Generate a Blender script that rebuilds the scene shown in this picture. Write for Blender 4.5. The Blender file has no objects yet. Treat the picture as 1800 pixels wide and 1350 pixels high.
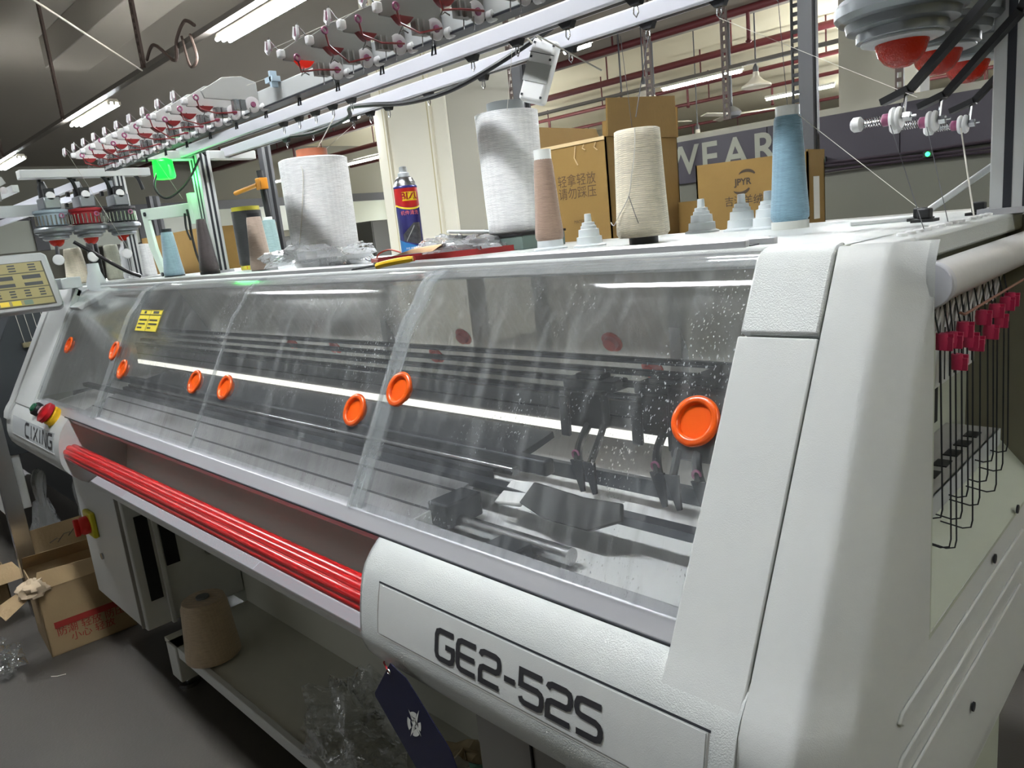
import bpy, bmesh, math, random
from mathutils import Vector, Matrix
random.seed(7)
SC = bpy.context.scene
COL = SC.collection
PI = math.pi

# ------------------------------------------------------------------ camera
cam_d = bpy.data.cameras.new('camera')
cam = bpy.data.objects.new('camera', cam_d)
COL.objects.link(cam)
cam_d.sensor_width = 36.0
cam_d.lens = 26.0                     # 1300 px focal length on an 1800 px frame
cam_d.clip_start = 0.02
cam_d.clip_end = 200
_n = Vector((641.0, 6125.0, 1300.0)).normalized()          # nadir seen in the photo (x right, y down, z forward)
_l = Vector((-1308.0, 0.0, 1300.0))
_l.y = -(_l.x * _n.x + _l.z * _n.z) / _n.y
_l.normalize()
AX, AZ = -_l, -_n
AY = AZ.cross(AX)
# world directions of the image axes
def _w(v): return Vector((AX.dot(v), AY.dot(v), AZ.dot(v)))
_r, _d, _f = _w(Vector((1, 0, 0))), _w(Vector((0, 1, 0))), _w(Vector((0, 0, 1)))
cam.matrix_world = Matrix(((_r.x, -_d.x, -_f.x, 0.0), (_r.y, -_d.y, -_f.y, 0.0), (_r.z, -_d.z, -_f.z, 1.4), (0, 0, 0, 1)))
SC.camera = cam

# ------------------------------------------------------------------ world, exposure
wd = bpy.data.worlds.new('factory_air'); SC.world = wd
wd.use_nodes = True
wd.node_tree.nodes['Background'].inputs[0].default_value = (0.80, 0.83, 0.82, 1)
wd.node_tree.nodes['Background'].inputs[1].default_value = 0.16
SC.view_settings.view_transform = 'Standard'
SC.view_settings.look = 'None'
SC.view_settings.exposure = 1.7
SC.view_settings.gamma = 1.0
SC.view_settings.use_curve_mapping = False
SC.cycles.transparent_max_bounces = 20
SC.cycles.max_bounces = 6
SC.cycles.caustics_reflective = False
SC.cycles.caustics_refractive = False
TUBE_NEAR, TUBE_ROW, FILL_FAR = 42.0, 80.0, 620.0   # radiance of the fluorescent tubes: above the machine, left rows, added lamps of the far hall

# ------------------------------------------------------------------ materials
def lin(c):
    return tuple(((v / 255.0) / 12.92 if v / 255.0 <= 0.04045 else ((v / 255.0 + 0.055) / 1.055) ** 2.4) for v in c) + (1.0,)
MATS = {}
def mat(name, rgb, rough=0.5, metal=0.0, bump=0.0, bscale=200.0, var=0.0, vscale=8.0, emit=None, estr=0.0, spec=0.5, coat=0.0, trans=0.0, stretch=None):
    if name in MATS: return MATS[name]
    m = bpy.data.materials.new(name); m.use_nodes = True
    nt = m.node_tree; b = nt.nodes['Principled BSDF']
    b.inputs['Base Color'].default_value = lin(rgb)
    b.inputs['Roughness'].default_value = rough
    b.inputs['Metallic'].default_value = metal
    b.inputs['Specular IOR Level'].default_value = spec
    b.inputs['Coat Weight'].default_value = coat
    b.inputs['Transmission Weight'].default_value = trans
    if emit:
        b.inputs['Emission Color'].default_value = lin(emit); b.inputs['Emission Strength'].default_value = estr
    if bump or var:
        tc = nt.nodes.new('ShaderNodeTexCoord')
        src = tc.outputs['Object']
        if stretch:
            mp = nt.nodes.new('ShaderNodeMapping'); mp.inputs['Scale'].default_value = stretch
            nt.links.new(src, mp.inputs[0]); src = mp.outputs[0]
    if bump:
        n = nt.nodes.new('ShaderNodeTexNoise'); n.inputs['Scale'].default_value = bscale; n.inputs['Detail'].default_value = 3
        nt.links.new(src, n.inputs['Vector'])
        bp = nt.nodes.new('ShaderNodeBump'); bp.inputs['Strength'].default_value = bump; bp.inputs['Distance'].default_value = 0.004
        nt.links.new(n.outputs[0], bp.inputs['Height']); nt.links.new(bp.outputs[0], b.inputs['Normal'])
    if var:
        n2 = nt.nodes.new('ShaderNodeTexNoise'); n2.inputs['Scale'].default_value = vscale; n2.inputs['Detail'].default_value = 4
        nt.links.new(src, n2.inputs['Vector'])
        mx = nt.nodes.new('ShaderNodeMix'); mx.data_type = 'RGBA'
        c = lin(rgb)
        mx.inputs[6].default_value = tuple(v * (1 - var) for v in c[:3]) + (1,)
        mx.inputs[7].default_value = tuple(min(1, v * (1 + var)) for v in c[:3]) + (1,)
        nt.links.new(n2.outputs[0], mx.inputs[0]); nt.links.new(mx.outputs[2], b.inputs['Base Color'])
    MATS[name] = m
    return m

def yarn_mat(name, rgb, scale=420.0, sheen=0.2):
    """wound yarn: crossing helical bands as colour and relief"""
    if name in MATS: return MATS[name]
    m = bpy.data.materials.new(name); m.use_nodes = True
    nt = m.node_tree; b = nt.nodes['Principled BSDF']
    b.inputs['Roughness'].default_value = 0.62
    b.inputs['Sheen Weight'].default_value = sheen
    tc = nt.nodes.new('ShaderNodeTexCoord')
    outs = []
    for s in (0.16, -0.16):
        mp = nt.nodes.new('ShaderNodeMapping'); mp.inputs['Rotation'].default_value = (s, s * 0.8, 0)
        nt.links.new(tc.outputs['Object'], mp.inputs[0])
        w = nt.nodes.new('ShaderNodeTexWave'); w.wave_type = 'BANDS'; w.bands_direction = 'Z'
        w.inputs['Scale'].default_value = scale * 0.3; w.inputs['Distortion'].default_value = 2.5
        w.inputs['Detail'].default_value = 3; w.inputs['Detail Scale'].default_value = 2.0
        nt.links.new(mp.outputs[0], w.inputs[0]); outs.append(w.outputs['Fac'])
    n = nt.nodes.new('ShaderNodeTexNoise'); n.inputs['Scale'].default_value = scale * 0.5; n.inputs['Detail'].default_value = 2
    mp = nt.nodes.new('ShaderNodeMapping'); mp.inputs['Scale'].default_value = (0.25, 0.25, 3.0)
    nt.links.new(tc.outputs['Object'], mp.inputs[0]); nt.links.new(mp.outputs[0], n.inputs['Vector'])
    a = nt.nodes.new('ShaderNodeMath'); a.operation = 'MULTIPLY'; nt.links.new(outs[0], a.inputs[0]); nt.links.new(outs[1], a.inputs[1])
    a2 = nt.nodes.new('ShaderNodeMath'); a2.operation = 'MULTIPLY_ADD'; nt.links.new(a.outputs[0], a2.inputs[0]); a2.inputs[1].default_value = 0.5
    nt.links.new(n.outputs[0], a2.inputs[2])
    cr = nt.nodes.new('ShaderNodeMix'); cr.data_type = 'RGBA'; c = lin(rgb)
    cr.inputs[6].default_value = tuple(v * 0.62 for v in c[:3]) + (1,); cr.inputs[7].default_value = tuple(min(1, v * 1.2) for v in c[:3]) + (1,)
    nt.links.new(a2.outputs[0], cr.inputs[0]); nt.links.new(cr.outputs[2], b.inputs['Base Color'])
    bp = nt.nodes.new('ShaderNodeBump'); bp.inputs['Strength'].default_value = 0.5; bp.inputs['Distance'].default_value = 0.0012
    nt.links.new(a2.outputs[0], bp.inputs['Height']); nt.links.new(bp.outputs[0], b.inputs['Normal'])
    MATS[name] = m
    return m

def clear_mat(name, tint=(1, 1, 1), haze=0.12, hazecol=(0.8, 0.82, 0.84), rough=0.06, specks=0.0, streak=0.0, bump=0.0, gloss=1.0, bscale=30):
    """clear plastic: see-through, a mirror-like skin by angle, a little milky dirt, dried specks"""
    if name in MATS: return MATS[name]
    m = bpy.data.materials.new(name); m.use_nodes = True
    nt = m.node_tree; nt.nodes.remove(nt.nodes['Principled BSDF']); out = nt.nodes['Material Output']
    N = nt.nodes.new; L = nt.links.new
    tr = N('ShaderNodeBsdfTransparent'); tr.inputs[0].default_value = tuple(tint) + (1,)
    df = N('ShaderNodeBsdfDiffuse'); df.inputs[0].default_value = tuple(hazecol) + (1,)
    tl = N('ShaderNodeBsdfTranslucent'); tl.inputs[0].default_value = tuple(hazecol) + (1,)
    hm = N('ShaderNodeMixShader'); hm.inputs[0].default_value = 0.4; L(df.outputs[0], hm.inputs[1]); L(tl.outputs[0], hm.inputs[2]); df = hm
    gl = N('ShaderNodeBsdfGlossy'); gl.inputs['Roughness'].default_value = rough; gl.inputs[0].default_value = (1, 1, 1, 1)
    fr = N('ShaderNodeLayerWeight'); fr.inputs['Blend'].default_value = 0.5
    sk = N('ShaderNodeMath'); sk.operation = 'POWER'; sk.inputs[1].default_value = 5.0; L(fr.outputs['Facing'], sk.inputs[0])
    sc = N('ShaderNodeMath'); sc.operation = 'MULTIPLY_ADD'; sc.inputs[1].default_value = 0.9; sc.inputs[2].default_value = 0.035; L(sk.outputs[0], sc.inputs[0])
    tc = N('ShaderNodeTexCoord')
    fac = None
    if specks:
        v = N('ShaderNodeTexNoise'); v.inputs['Scale'].default_value = 330; v.inputs['Detail'].default_value = 1
        mp = N('ShaderNodeMapping'); mp.inputs['Scale'].default_value = (1.2, 0.6, 0.6); mp.inputs['Rotation'].default_value = (0, 0.25, 0)
        L(tc.outputs['Object'], mp.inputs[0]); L(mp.outputs[0], v.inputs['Vector'])
        b = N('ShaderNodeTexNoise'); b.inputs['Scale'].default_value = 7; b.inputs['Detail'].default_value = 2; L(tc.outputs['Object'], b.inputs['Vector'])
        r1 = N('ShaderNodeMapRange'); r1.inputs[1].default_value = 0.68; r1.inputs[2].default_value = 0.73; L(v.outputs[0], r1.inputs[0])
        r2 = N('ShaderNodeMapRange'); r2.inputs[1].default_value = 0.49; r2.inputs[2].default_value = 0.66; L(b.outputs[0], r2.inputs[0])
        mu = N('ShaderNodeMath'); mu.operation = 'MULTIPLY'; L(r1.outputs[0], mu.inputs[0]); L(r2.outputs[0], mu.inputs[1])
        m2 = N('ShaderNodeMath'); m2.operation = 'MULTIPLY'; L(mu.outputs[0], m2.inputs[0]); m2.inputs[1].default_value = specks
        fac = m2.outputs[0]
    if streak:
        v = N('ShaderNodeTexNoise'); v.inputs['Scale'].default_value = 16; v.inputs['Detail'].default_value = 4
        mp = N('ShaderNodeMapping'); mp.inputs['Scale'].default_value = (5.0, 1.0, 0.5); mp.inputs['Rotation'].default_value = (0, 0.2, 0)
        L(tc.outputs['Object'], mp.inputs[0]); L(mp.outputs[0], v.inputs['Vector'])
        r1 = N('ShaderNodeMapRange'); r1.inputs[1].default_value = 0.48; r1.inputs[2].default_value = 0.8; r1.inputs[4].default_value = streak; L(v.outputs[0], r1.inputs[0])
        if fac is None: fac = r1.outputs[0]
        else:
            ad = N('ShaderNodeMath'); ad.operation = 'ADD'; ad.use_clamp = True; L(fac, ad.inputs[0]); L(r1.outputs[0], ad.inputs[1]); fac = ad.outputs[0]
    hz = N('ShaderNodeMath'); hz.operation = 'ADD'; hz.use_clamp = True; hz.inputs[0].default_value = haze; hz.inputs[1].default_value = 0.0
    if fac is not None: L(fac, hz.inputs[1])
    mix1 = N('ShaderNodeMixShader'); L(hz.outputs[0], mix1.inputs[0]); L(tr.outputs[0], mix1.inputs[1]); L(df.outputs[0], mix1.inputs[2])
    gm = N('ShaderNodeMath'); gm.operation = 'MULTIPLY'; gm.inputs[1].default_value = gloss; gm.use_clamp = True; L(sc.outputs[0], gm.inputs[0])
    mix2 = N('ShaderNodeMixShader'); L(gm.outputs[0], mix2.inputs[0]); L(mix1.outputs[0], mix2.inputs[1]); L(gl.outputs[0], mix2.inputs[2])
    if bump:
        n = N('ShaderNodeTexNoise'); n.inputs['Scale'].default_value = bscale; n.inputs['Detail'].default_value = 3; L(tc.outputs['Object'], n.inputs['Vector'])
        bp = N('ShaderNodeBump'); bp.inputs['Strength'].default_value = bump; bp.inputs['Distance'].default_value = 0.02
        L(n.outputs[0], bp.inputs['Height']); L(bp.outputs[0], gl.inputs['Normal']); L(bp.outputs[0], fr.inputs['Normal'])
    L(mix2.outputs[0], out.inputs[0])
    MATS[name] = m
    return m

M_WHITE = mat('white_paint', (204, 206, 205), 0.42, bump=0.10, bscale=900)
M_SPARK = mat('speckled_paint', (206, 209, 208), 0.33, bump=0.26, bscale=700)
M_SIDE = mat('side_paint', (182, 187, 174), 0.5)
M_GREY = mat('grey_paint', (150, 148, 144), 0.5)
M_SHELF = mat('shelf_paint', (206, 206, 196), 0.5)
M_TROUGH = mat('trough_paint', (226, 219, 213), 0.5)
M_ALU = mat('aluminium', (205, 206, 208), 0.32, 0.85, bump=0.05, bscale=60, stretch=(1, 30, 30))
M_ALUW = mat('anodised_rail', (186, 186, 191), 0.4, 0.3)
M_STEEL = mat('steel', (176, 176, 178), 0.25, 1.0)
M_BED = mat('needle_steel', (172, 170, 172), 0.3, 0.9, bump=0.25, bscale=500, stretch=(40, 1, 1), var=0.12, vscale=3)
M_DARK = mat('dark_metal', (46, 48, 54), 0.45, 0.3)
M_RAILD = mat('rail_steel', (84, 87, 94), 0.35, 0.7)
M_BLACK = mat('black_plastic', (20, 20, 22), 0.45)
M_BLACKM = mat('matte_black', (12, 12, 13), 0.8)
M_ORANGE = mat('orange_plastic', (236, 92, 18), 0.28, coat=0.3)
M_PINKH = mat('red_plastic', (226, 96, 80), 0.4)
M_RED = mat('red_rod', (178, 18, 22), 0.3, 0.0, coat=0.25)
M_INK = mat('dark_print', (40, 40, 44), 0.5)
M_PLASTW = mat('white_plastic', (232, 232, 232), 0.4)
M_GREYP = mat('grey_plastic', (186, 190, 192), 0.45)
M_PINK = mat('pink_ceramic', (150, 84, 116), 0.3)
M_REDL = mat('red_lens', (170, 26, 16), 0.15, emit=(220, 40, 20), estr=0.15)
M_REDA = mat('red_arm', (122, 26, 28), 0.35)
M_CARD = mat('cardboard', (140, 110, 58), 0.85, bump=0.15, bscale=90, var=0.08, vscale=14)
M_CARDD = mat('cardboard_dark', (158, 134, 100), 0.9, bump=0.15, bscale=90, var=0.1, vscale=10)
M_ACRYL = clear_mat('acrylic', (0.99, 0.995, 0.995), 0.05, specks=0.8, streak=0.15, rough=0.09, bump=0.012, bscale=9)
M_ACRYLB = clear_mat('acrylic_rear', (0.95, 0.95, 0.95), 0.42, hazecol=(0.78, 0.77, 0.73), streak=0.1, rough=0.25)
M_ACEDGE = clear_mat('acrylic_edge', (0.95, 0.96, 0.96), 0.2, hazecol=(0.86, 0.88, 0.9), rough=0.1, streak=0.2)
M_FILM = clear_mat('plastic_film', (0.95, 0.96, 0.96), 0.06, rough=0.08, bump=0.9, bscale=45, gloss=2.2)
M_FILMM = clear_mat('milky_film', (0.95, 0.95, 0.95), 0.42, rough=0.12, bump=0.7, bscale=40, gloss=1.6)
M_THREAD = mat('white_thread', (214, 210, 200), 0.7)
M_THREADD = mat('dark_thread', (84, 84, 88), 0.7)

# ------------------------------------------------------------------ mesh building
class MB:
    def __init__(s): s.v = []; s.f = []; s.sm = []
    def add(s, vs, fs, smooth=False):
        o = len(s.v); s.v += [Vector(p) for p in vs]
        for f in fs: s.f.append([i + o for i in f]); s.sm.append(smooth)
        return s
    def box(s, x0, x1, y0, y1, z0, z1):
        return s.add([(x0, y0, z0), (x1, y0, z0), (x1, y1, z0), (x0, y1, z0), (x0, y0, z1), (x1, y0, z1), (x1, y1, z1), (x0, y1, z1)],
                     [(3, 2, 1, 0), (4, 5, 6, 7), (0, 1, 5, 4), (1, 2, 6, 5), (2, 3, 7, 6), (3, 0, 4, 7)])
    def obox(s, c, hx, hy, hz, rot=None):
        c = Vector(c); R = rot or Matrix.Identity(3)
        vs = [c + R @ Vector((sx * hx, sy * hy, sz * hz)) for sz in (-1, 1) for sx, sy in ((-1, -1), (1, -1), (1, 1), (-1, 1))]
        return s.add(vs, [(3, 2, 1, 0), (4, 5, 6, 7), (0, 1, 5, 4), (1, 2, 6, 5), (2, 3, 7, 6), (3, 0, 4, 7)])
    def prism(s, pts, d, smooth=False):
        """planar polygon (3-D points) pushed along vector d"""
        n = len(pts); d = Vector(d); a = [Vector(p) for p in pts]
        s.add(a + [p + d for p in a], [tuple(range(n))[::-1], tuple(range(n, 2 * n))] + [(i, (i + 1) % n, n + (i + 1) % n, n + i) for i in range(n)], smooth)
        return s
    def extx(s, prof, x0, x1, closed=True):
        """(y, z) outline swept along x"""
        n = len(prof); vs = [(x0, y, z) for y, z in prof] + [(x1, y, z) for y, z in prof]
        m = n if closed else n - 1
        fs = [(i, (i + 1) % n, n + (i + 1) % n, n + i) for i in range(m)]
        if closed: fs += [tuple(range(n))[::-1], tuple(range(n, 2 * n))]
        return s.add(vs, fs, True)
    def sheetx(s, prof, x0, x1, t, cols=1):
        """open (y, z) line swept along x with thickness t behind it"""
        prof = list(prof)
        if prof[0][1] > prof[-1][1] + 1e-6: prof = prof[::-1]      # bottom to top, so that the thickness goes inwards
        n = len(prof); off = []
        for i in range(n):
            a = prof[max(0, i - 1)]; b = prof[min(n - 1, i + 1)]
            dy, dz = b[0] - a[0], b[1] - a[1]; l = math.hypot(dy, dz) or 1
            off.append((prof[i][0] + dz / l * t, prof[i][1] - dy / l * t))
        ring = list(prof) + off[::-1]; k = len(ring)
        vs = []; fs = []
        for c in range(cols + 1):
            x = x0 + (x1 - x0) * c / cols
            vs += [(x, y, z) for y, z in ring]
        for c in range(cols):
            fs += [(c * k + i, c * k + (i + 1) % k, (c + 1) * k + (i + 1) % k, (c + 1) * k + i) for i in range(k)]
        s.add(vs, fs, True)
        for c in (0, cols):
            base = len(s.v) - len(vs) + c * k
            for i in range(n - 1):
                q = [base + i, base + i + 1, base + k - 2 - i, base + k - 1 - i]
                s.f.append(q if c else q[::-1]); s.sm.append(False)
        return s
    def lathe(s, prof, seg=24, c=(0, 0, 0), axis='z', cap=True, rot=None):
        """(r, h) profile turned about an axis"""
        c = Vector(c); vs = []; n = len(prof)
        for r, h in prof:
            for k in range(seg):
                a = 2 * PI * k / seg; p = (r * math.cos(a), r * math.sin(a), h)
                if axis == 'x': p = (p[2], p[0], p[1])
                elif axis == 'y': p = (p[0], p[2], -p[1])
                p = Vector(p)
                if rot: p = rot @ p
                vs.append(c + p)
        fs = [(i * seg + k, i * seg + (k + 1) % seg, (i + 1) * seg + (k + 1) % seg, (i + 1) * seg + k) for i in range(n - 1) for k in range(seg)]
        if cap: fs += [tuple(range(seg))[::-1], tuple(range((n - 1) * seg, n * seg))]
        return s.add(vs, fs, True)
    def tube(s, path, r, seg=8, close=False):
        P = [Vector(p) for p in path]; n = len(P); vs = []; up = None
        rr = r if isinstance(r, (list, tuple)) else [r] * n
        for i in range(n):
            if close: t = P[(i + 1) % n] - P[i - 1]
            else: t = P[min(n - 1, i + 1)] - P[max(0, i - 1)]
            t.normalize()
            if up is None: up = Vector((0, 0, 1)) if abs(t.z) < 0.9 else Vector((1, 0, 0))
            a = t.cross(up); a.normalize(); b = a.cross(t); up = b
            for k in range(seg):
                g = 2 * PI * k / seg; vs.append(P[i] + (a * math.cos(g) + b * math.sin(g)) * rr[i])
        m = n if close else n - 1
        fs = [(i * seg + k, i * seg + (k + 1) % seg, ((i + 1) % n) * seg + (k + 1) % seg, ((i + 1) % n) * seg + k) for i in range(m) for k in range(seg)]
        if not close: fs += [tuple(range(seg))[::-1], tuple(range((n - 1) * seg, n * seg))]
        return s.add(vs, fs, True)
    def cyl(s, a, b, r, seg=12): return s.tube([a, b], r, seg)
    def ring(s, c, R, r, axis='x', seg=20, rs=6, sz=1.0):
        pts = []
        for k in range(seg):
            g = 2 * PI * k / seg; u, w = R * math.cos(g), R * math.sin(g) * sz
            pts.append(Vector(c) + Vector({'x': (0, u, w), 'y': (u, 0, w), 'z': (u, w, 0)}[axis]))
        return s.tube(pts, r, rs, True)

WORLD = {}
def link(o, parent=None):
    COL.objects.link(o)
    if parent is not None: o.parent = parent
    return o
def obj(name, mb, m, parent=None, bevel=0.0, sharp=40, origin=None, seg=2):
    me = bpy.data.meshes.new(name)
    lo = Vector((min(p.x for p in mb.v), min(p.y for p in mb.v), min(p.z for p in mb.v)))
    hi = Vector((max(p.x for p in mb.v), max(p.y for p in mb.v), max(p.z for p in mb.v)))
    c = Vector(origin) if origin is not None else (lo + hi) / 2
    me.from_pydata([p - c for p in mb.v], [], mb.f)
    bm = bmesh.new(); bm.from_mesh(me); bmesh.ops.recalc_face_normals(bm, faces=bm.faces[:]); bm.to_mesh(me); bm.free()
    me.polygons.foreach_set('use_smooth', [True] * len(me.polygons))
    me.set_sharp_from_angle(angle=math.radians(sharp))
    me.materials.append(m)
    o = bpy.data.objects.new(name, me)
    pw = WORLD[parent.name] if parent is not None else Vector((0, 0, 0))
    o.location = c - pw
    link(o, parent)
    WORLD[o.name] = c
    if bevel:
        b = o.modifiers.new('bevel', 'BEVEL'); b.width = bevel; b.segments = seg; b.limit_method = 'ANGLE'; b.angle_limit = math.radians(40)
    return o
def tag(o, label, cat, group=None):
    o['label'] = label; o['category'] = cat
    if group: o['group'] = group
    return o
def thing(name, label, cat, loc=(0, 0, 0), group=None):
    o = bpy.data.objects.new(name, None); o.empty_display_size = 0.05
    o.location = loc; link(o); WORLD[o.name] = Vector(loc)
    return tag(o, label, cat, group)
def struct(name, mb, m, parent=None, **k):
    o = obj(name, mb, m, parent, **k)
    if parent is None: o['kind'] = 'structure'
    return o
def copy_tree(o, d, parent=None, depth=0):
    """copy of an object and its children; d = shift of the top one"""
    c = o.copy(); COL.objects.link(c); c.parent = parent
    c.location = o.location + Vector(d)
    pw = WORLD[parent.name] if parent is not None else Vector((0, 0, 0))
    WORLD[c.name] = pw + c.location
    for ch in [q for q in o.children]: copy_tree(ch, (0, 0, 0), c, depth + 1)
    return c
def arc(cy, cz, r, a0, a1, n):
    return [(cy + r * math.cos(math.radians(a0 + (a1 - a0) * i / n)), cz + r * math.sin(math.radians(a0 + (a1 - a0) * i / n))) for i in range(n + 1)]
def interp(tab, t):
    tab = sorted(tab)
    if t <= tab[0][0]: return tab[0][1]
    for (a, va), (b, vb) in zip(tab, tab[1:]):
        if t <= b: return va + (vb - va) * (t - a) / (b - a)
    return tab[-1][1]
def smooth_path(pts, n=6):
    P = [Vector(p) for p in pts]; out = []
    for i in range(len(P) - 1):
        p0 = P[max(0, i - 1)]; p1 = P[i]; p2 = P[i + 1]; p3 = P[min(len(P) - 1, i + 2)]
        for k in range(n):
            t = k / n
            out.append(0.5 * ((2 * p1) + (p2 - p0) * t + (2 * p0 - 5 * p1 + 4 * p2 - p3) * t * t + (3 * p1 - p0 - 3 * p2 + p3) * t ** 3))
    return out + [P[-1]]
def text_mb(body, fn, size=1.0, align='CENTER', bold=0.0):
    cu = bpy.data.curves.new('lettering', 'FONT'); cu.body = body; cu.size = size; cu.align_x = align; cu.align_y = 'CENTER'; cu.offset = bold
    cu.resolution_u = 4
    o = bpy.data.objects.new('lettering', cu); COL.objects.link(o)
    dg = bpy.context.evaluated_depsgraph_get(); me = bpy.data.meshes.new_from_object(o.evaluated_get(dg))
    mb = MB(); mb.add([fn(v.co.x, v.co.y) for v in me.vertices], [tuple(p.vertices) for p in me.polygons])
    bpy.data.objects.remove(o); bpy.data.curves.remove(cu); bpy.data.meshes.remove(me)
    return mb
GLY = {'G': [[(1, 1), (.22, 1), (.06, .94), (0, .8), (0, .2), (.06, .06), (.22, 0), (.78, 0), (.94, .06), (1, .2), (1, .5), (.55, .5)]],
       'E': [[(1, 1), (.22, 1), (.06, .94), (0, .8), (0, .2), (.06, .06), (.22, 0), (1, 0)], [(0, .5), (.96, .5)]],
       '2': [[(0, .84), (.06, .95), (.2, 1), (.8, 1), (.95, .95), (1, .82), (1, .66), (.95, .55), (.82, .5), (.2, .5), (.05, .44), (0, .32), (0, 0), (1, 0)]],
       '5': [[(1, 1), (0, 1), (0, .56), (.8, .56), (.95, .5), (1, .38), (1, .18), (.95, .05), (.8, 0), (.2, 0), (.05, .05), (0, .16)]],
       'S': [[(1, 1), (.22, 1), (.06, .95), (0, .82), (0, .7), (.06, .58), (.2, .53), (.8, .5), (.94, .44), (1, .32), (1, .18), (.94, .05), (.78, 0), (0, 0)]],
       '-': [[(0, .48), (.55, .48)]],
       'C': [[(1, 1), (.22, 1), (.06, .94), (0, .8), (0, .2), (.06, .06), (.22, 0), (1, 0)]],
       'I': [[(.3, 0), (.3, 1)]], 'X': [[(0, 1), (1, 0)], [(0, 0), (1, 1)]],
       'N': [[(0, 0), (0, 1), (.14, 1), (.86, 0), (1, 0), (1, 1)]]}
def stroke_mb(text, x0, z0, w, h, gap, sw, fn, t=0.0006):
    """wide technical lettering made of strokes; fn maps (x, z) to a point on the surface"""
    mb = MB(); x = x0
    for ch in text:
        cw = {'-': .55, 'I': .6}.get(ch, 1.0) * w
        for st in GLY[ch]:
            P = [(x + a * w, z0 + b * h) for a, b in st]
            for i in range(len(P)):
                pass
            L = []; Rr = []
            for i in range(len(P)):
                a = P[max(0, i - 1)]; b = P[min(len(P) - 1, i + 1)]
                def nrm(p, q):
                    dx, dz = q[0] - p[0], q[1] - p[1]; l = math.hypot(dx, dz) or 1; return (-dz / l, dx / l)
                if i == 0: n = nrm(P[0], P[1]); k = 1
                elif i == len(P) - 1: n = nrm(P[-2], P[-1]); k = 1
                else:
                    n1 = nrm(P[i - 1], P[i]); n2 = nrm(P[i], P[i + 1]); n = (n1[0] + n2[0], n1[1] + n2[1]); l = math.hypot(*n) or 1
                    n = (n[0] / l, n[1] / l); k = min(1.6, 1 / max(.3, n[0] * n1[0] + n[1] * n1[1]))
                L.append((P[i][0] + n[0] * sw / 2 * k, P[i][1] + n[1] * sw / 2 * k)); Rr.append((P[i][0] - n[0] * sw / 2 * k, P[i][1] - n[1] * sw / 2 * k))
            n = len(P); vs = [fn(*p) for p in L] + [fn(*p) for p in Rr]
            mb.add(vs, [(i, i + 1, n + i + 1, n + i) for i in range(n - 1)])
        x += cw + gap
    return mb

# ------------------------------------------------------------------ the hall
M_FLOOR = mat('floor_coating', (78, 74, 70), 0.42, bump=0.12, bscale=120, var=0.12, vscale=3)
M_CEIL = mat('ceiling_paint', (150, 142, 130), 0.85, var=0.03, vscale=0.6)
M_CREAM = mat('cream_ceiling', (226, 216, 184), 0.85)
M_WALL = mat('wall_paint', (140, 137, 124), 0.8)
M_COLC = mat('column_cream', (236, 231, 212), 0.7)
M_COLS = mat('column_taupe', (172, 168, 152), 0.7)
M_PIPE = mat('fire_pipe_red', (98, 40, 42), 0.5)
M_SIGN = mat('sign_plum', (52, 45, 55), 0.5)
M_SIGNT = mat('sign_letter', (158, 158, 142), 0.6)
M_PART = mat('partition_grey', (112, 111, 100), 0.25)
M_STRUT = mat('strut_brown', (92, 76, 68), 0.6)
M_TRACK = mat('track_grey', (112, 106, 98), 0.6)
def tube_mat(e): return mat('lit_tube_%d' % e, (255, 255, 250), 0.5, emit=(244, 250, 255), estr=e)
M_ENAMEL = mat('enamel', (226, 220, 204), 0.4)
M_POST = mat('post_grey', (92, 92, 94), 0.45, 0.3)

struct('floor', MB().box(-42, 14, -9, 48, -0.05, 0.0), M_FLOOR)
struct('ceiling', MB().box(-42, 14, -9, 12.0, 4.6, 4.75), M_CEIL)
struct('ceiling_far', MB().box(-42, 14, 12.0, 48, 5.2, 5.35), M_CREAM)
struct('trim_1', MB().box(-12.1, 10, 3.4, 3.95, 4.2, 4.6), M_CEIL, bevel=0.01)
struct('trim_2', MB().box(-42, 14, 11.75, 12.1, 4.35, 5.3), M_CEIL)
struct('wall_back', MB().box(-42, 14, 47.6, 48, 0, 5.35), M_WALL)
wl = struct('wall_left', MB().box(-26.4, -26, -9, 48, 0, 5.3), M_WALL)
struct('wall_bounce', MB().box(2.9, 3.1, -9, 5.9, 0, 4.6), mat('bounce_ochre', (140, 132, 96), 0.8))  # unseen wall, added to block fill and bounce olive light onto the machine side
struct('trim_3', MB().box(-26, -25.9, -9, 48, 3.05, 3.35), M_POST)
struct('trim_4', MB().box(-26, -25.94, 4, 30, 2.15, 3.05), mat('pale_glazing', (214, 218, 202), 0.3))
for i, y in enumerate((6.0, 9.0, 12.5, 15.0, 19.0)):
    struct('trim_%d' % (5 + i), MB().box(-26, -25.88, y, y + 0.35, 2.15, 3.05), M_POST)
for i, (y, w, h) in enumerate(((7.5, 2.6, 2.1), (12.2, 3.2, 1.9), (17.2, 2.8, 2.2), (22.5, 3, 2.0))):
    t = thing('storage_cabinet', ['dark grey cabinet by the far left wall, nearest one', 'wide low dark cabinet along the far left wall',
              'tall dark cabinet along the far left wall beside the cream column', 'farthest dark cabinet by the left wall'][i], 'cabinet', (-25.2, y + w / 2, 0), 'cabinets along the far wall')
    obj('body', MB().box(-25.8, -24.7, y, y + w, 0, h), mat('cabinet_dark', (84, 84, 82), 0.5), t, bevel=0.02)
    for k in (0, 1): obj('door', MB().box(-24.7, -24.66, y + 0.03 + k * w / 2, y + (k + 1) * w / 2 - 0.03, 0.1, h - 0.05), mat('cabinet_door', (94, 94, 92), 0.4), t, bevel=0.01)

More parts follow.
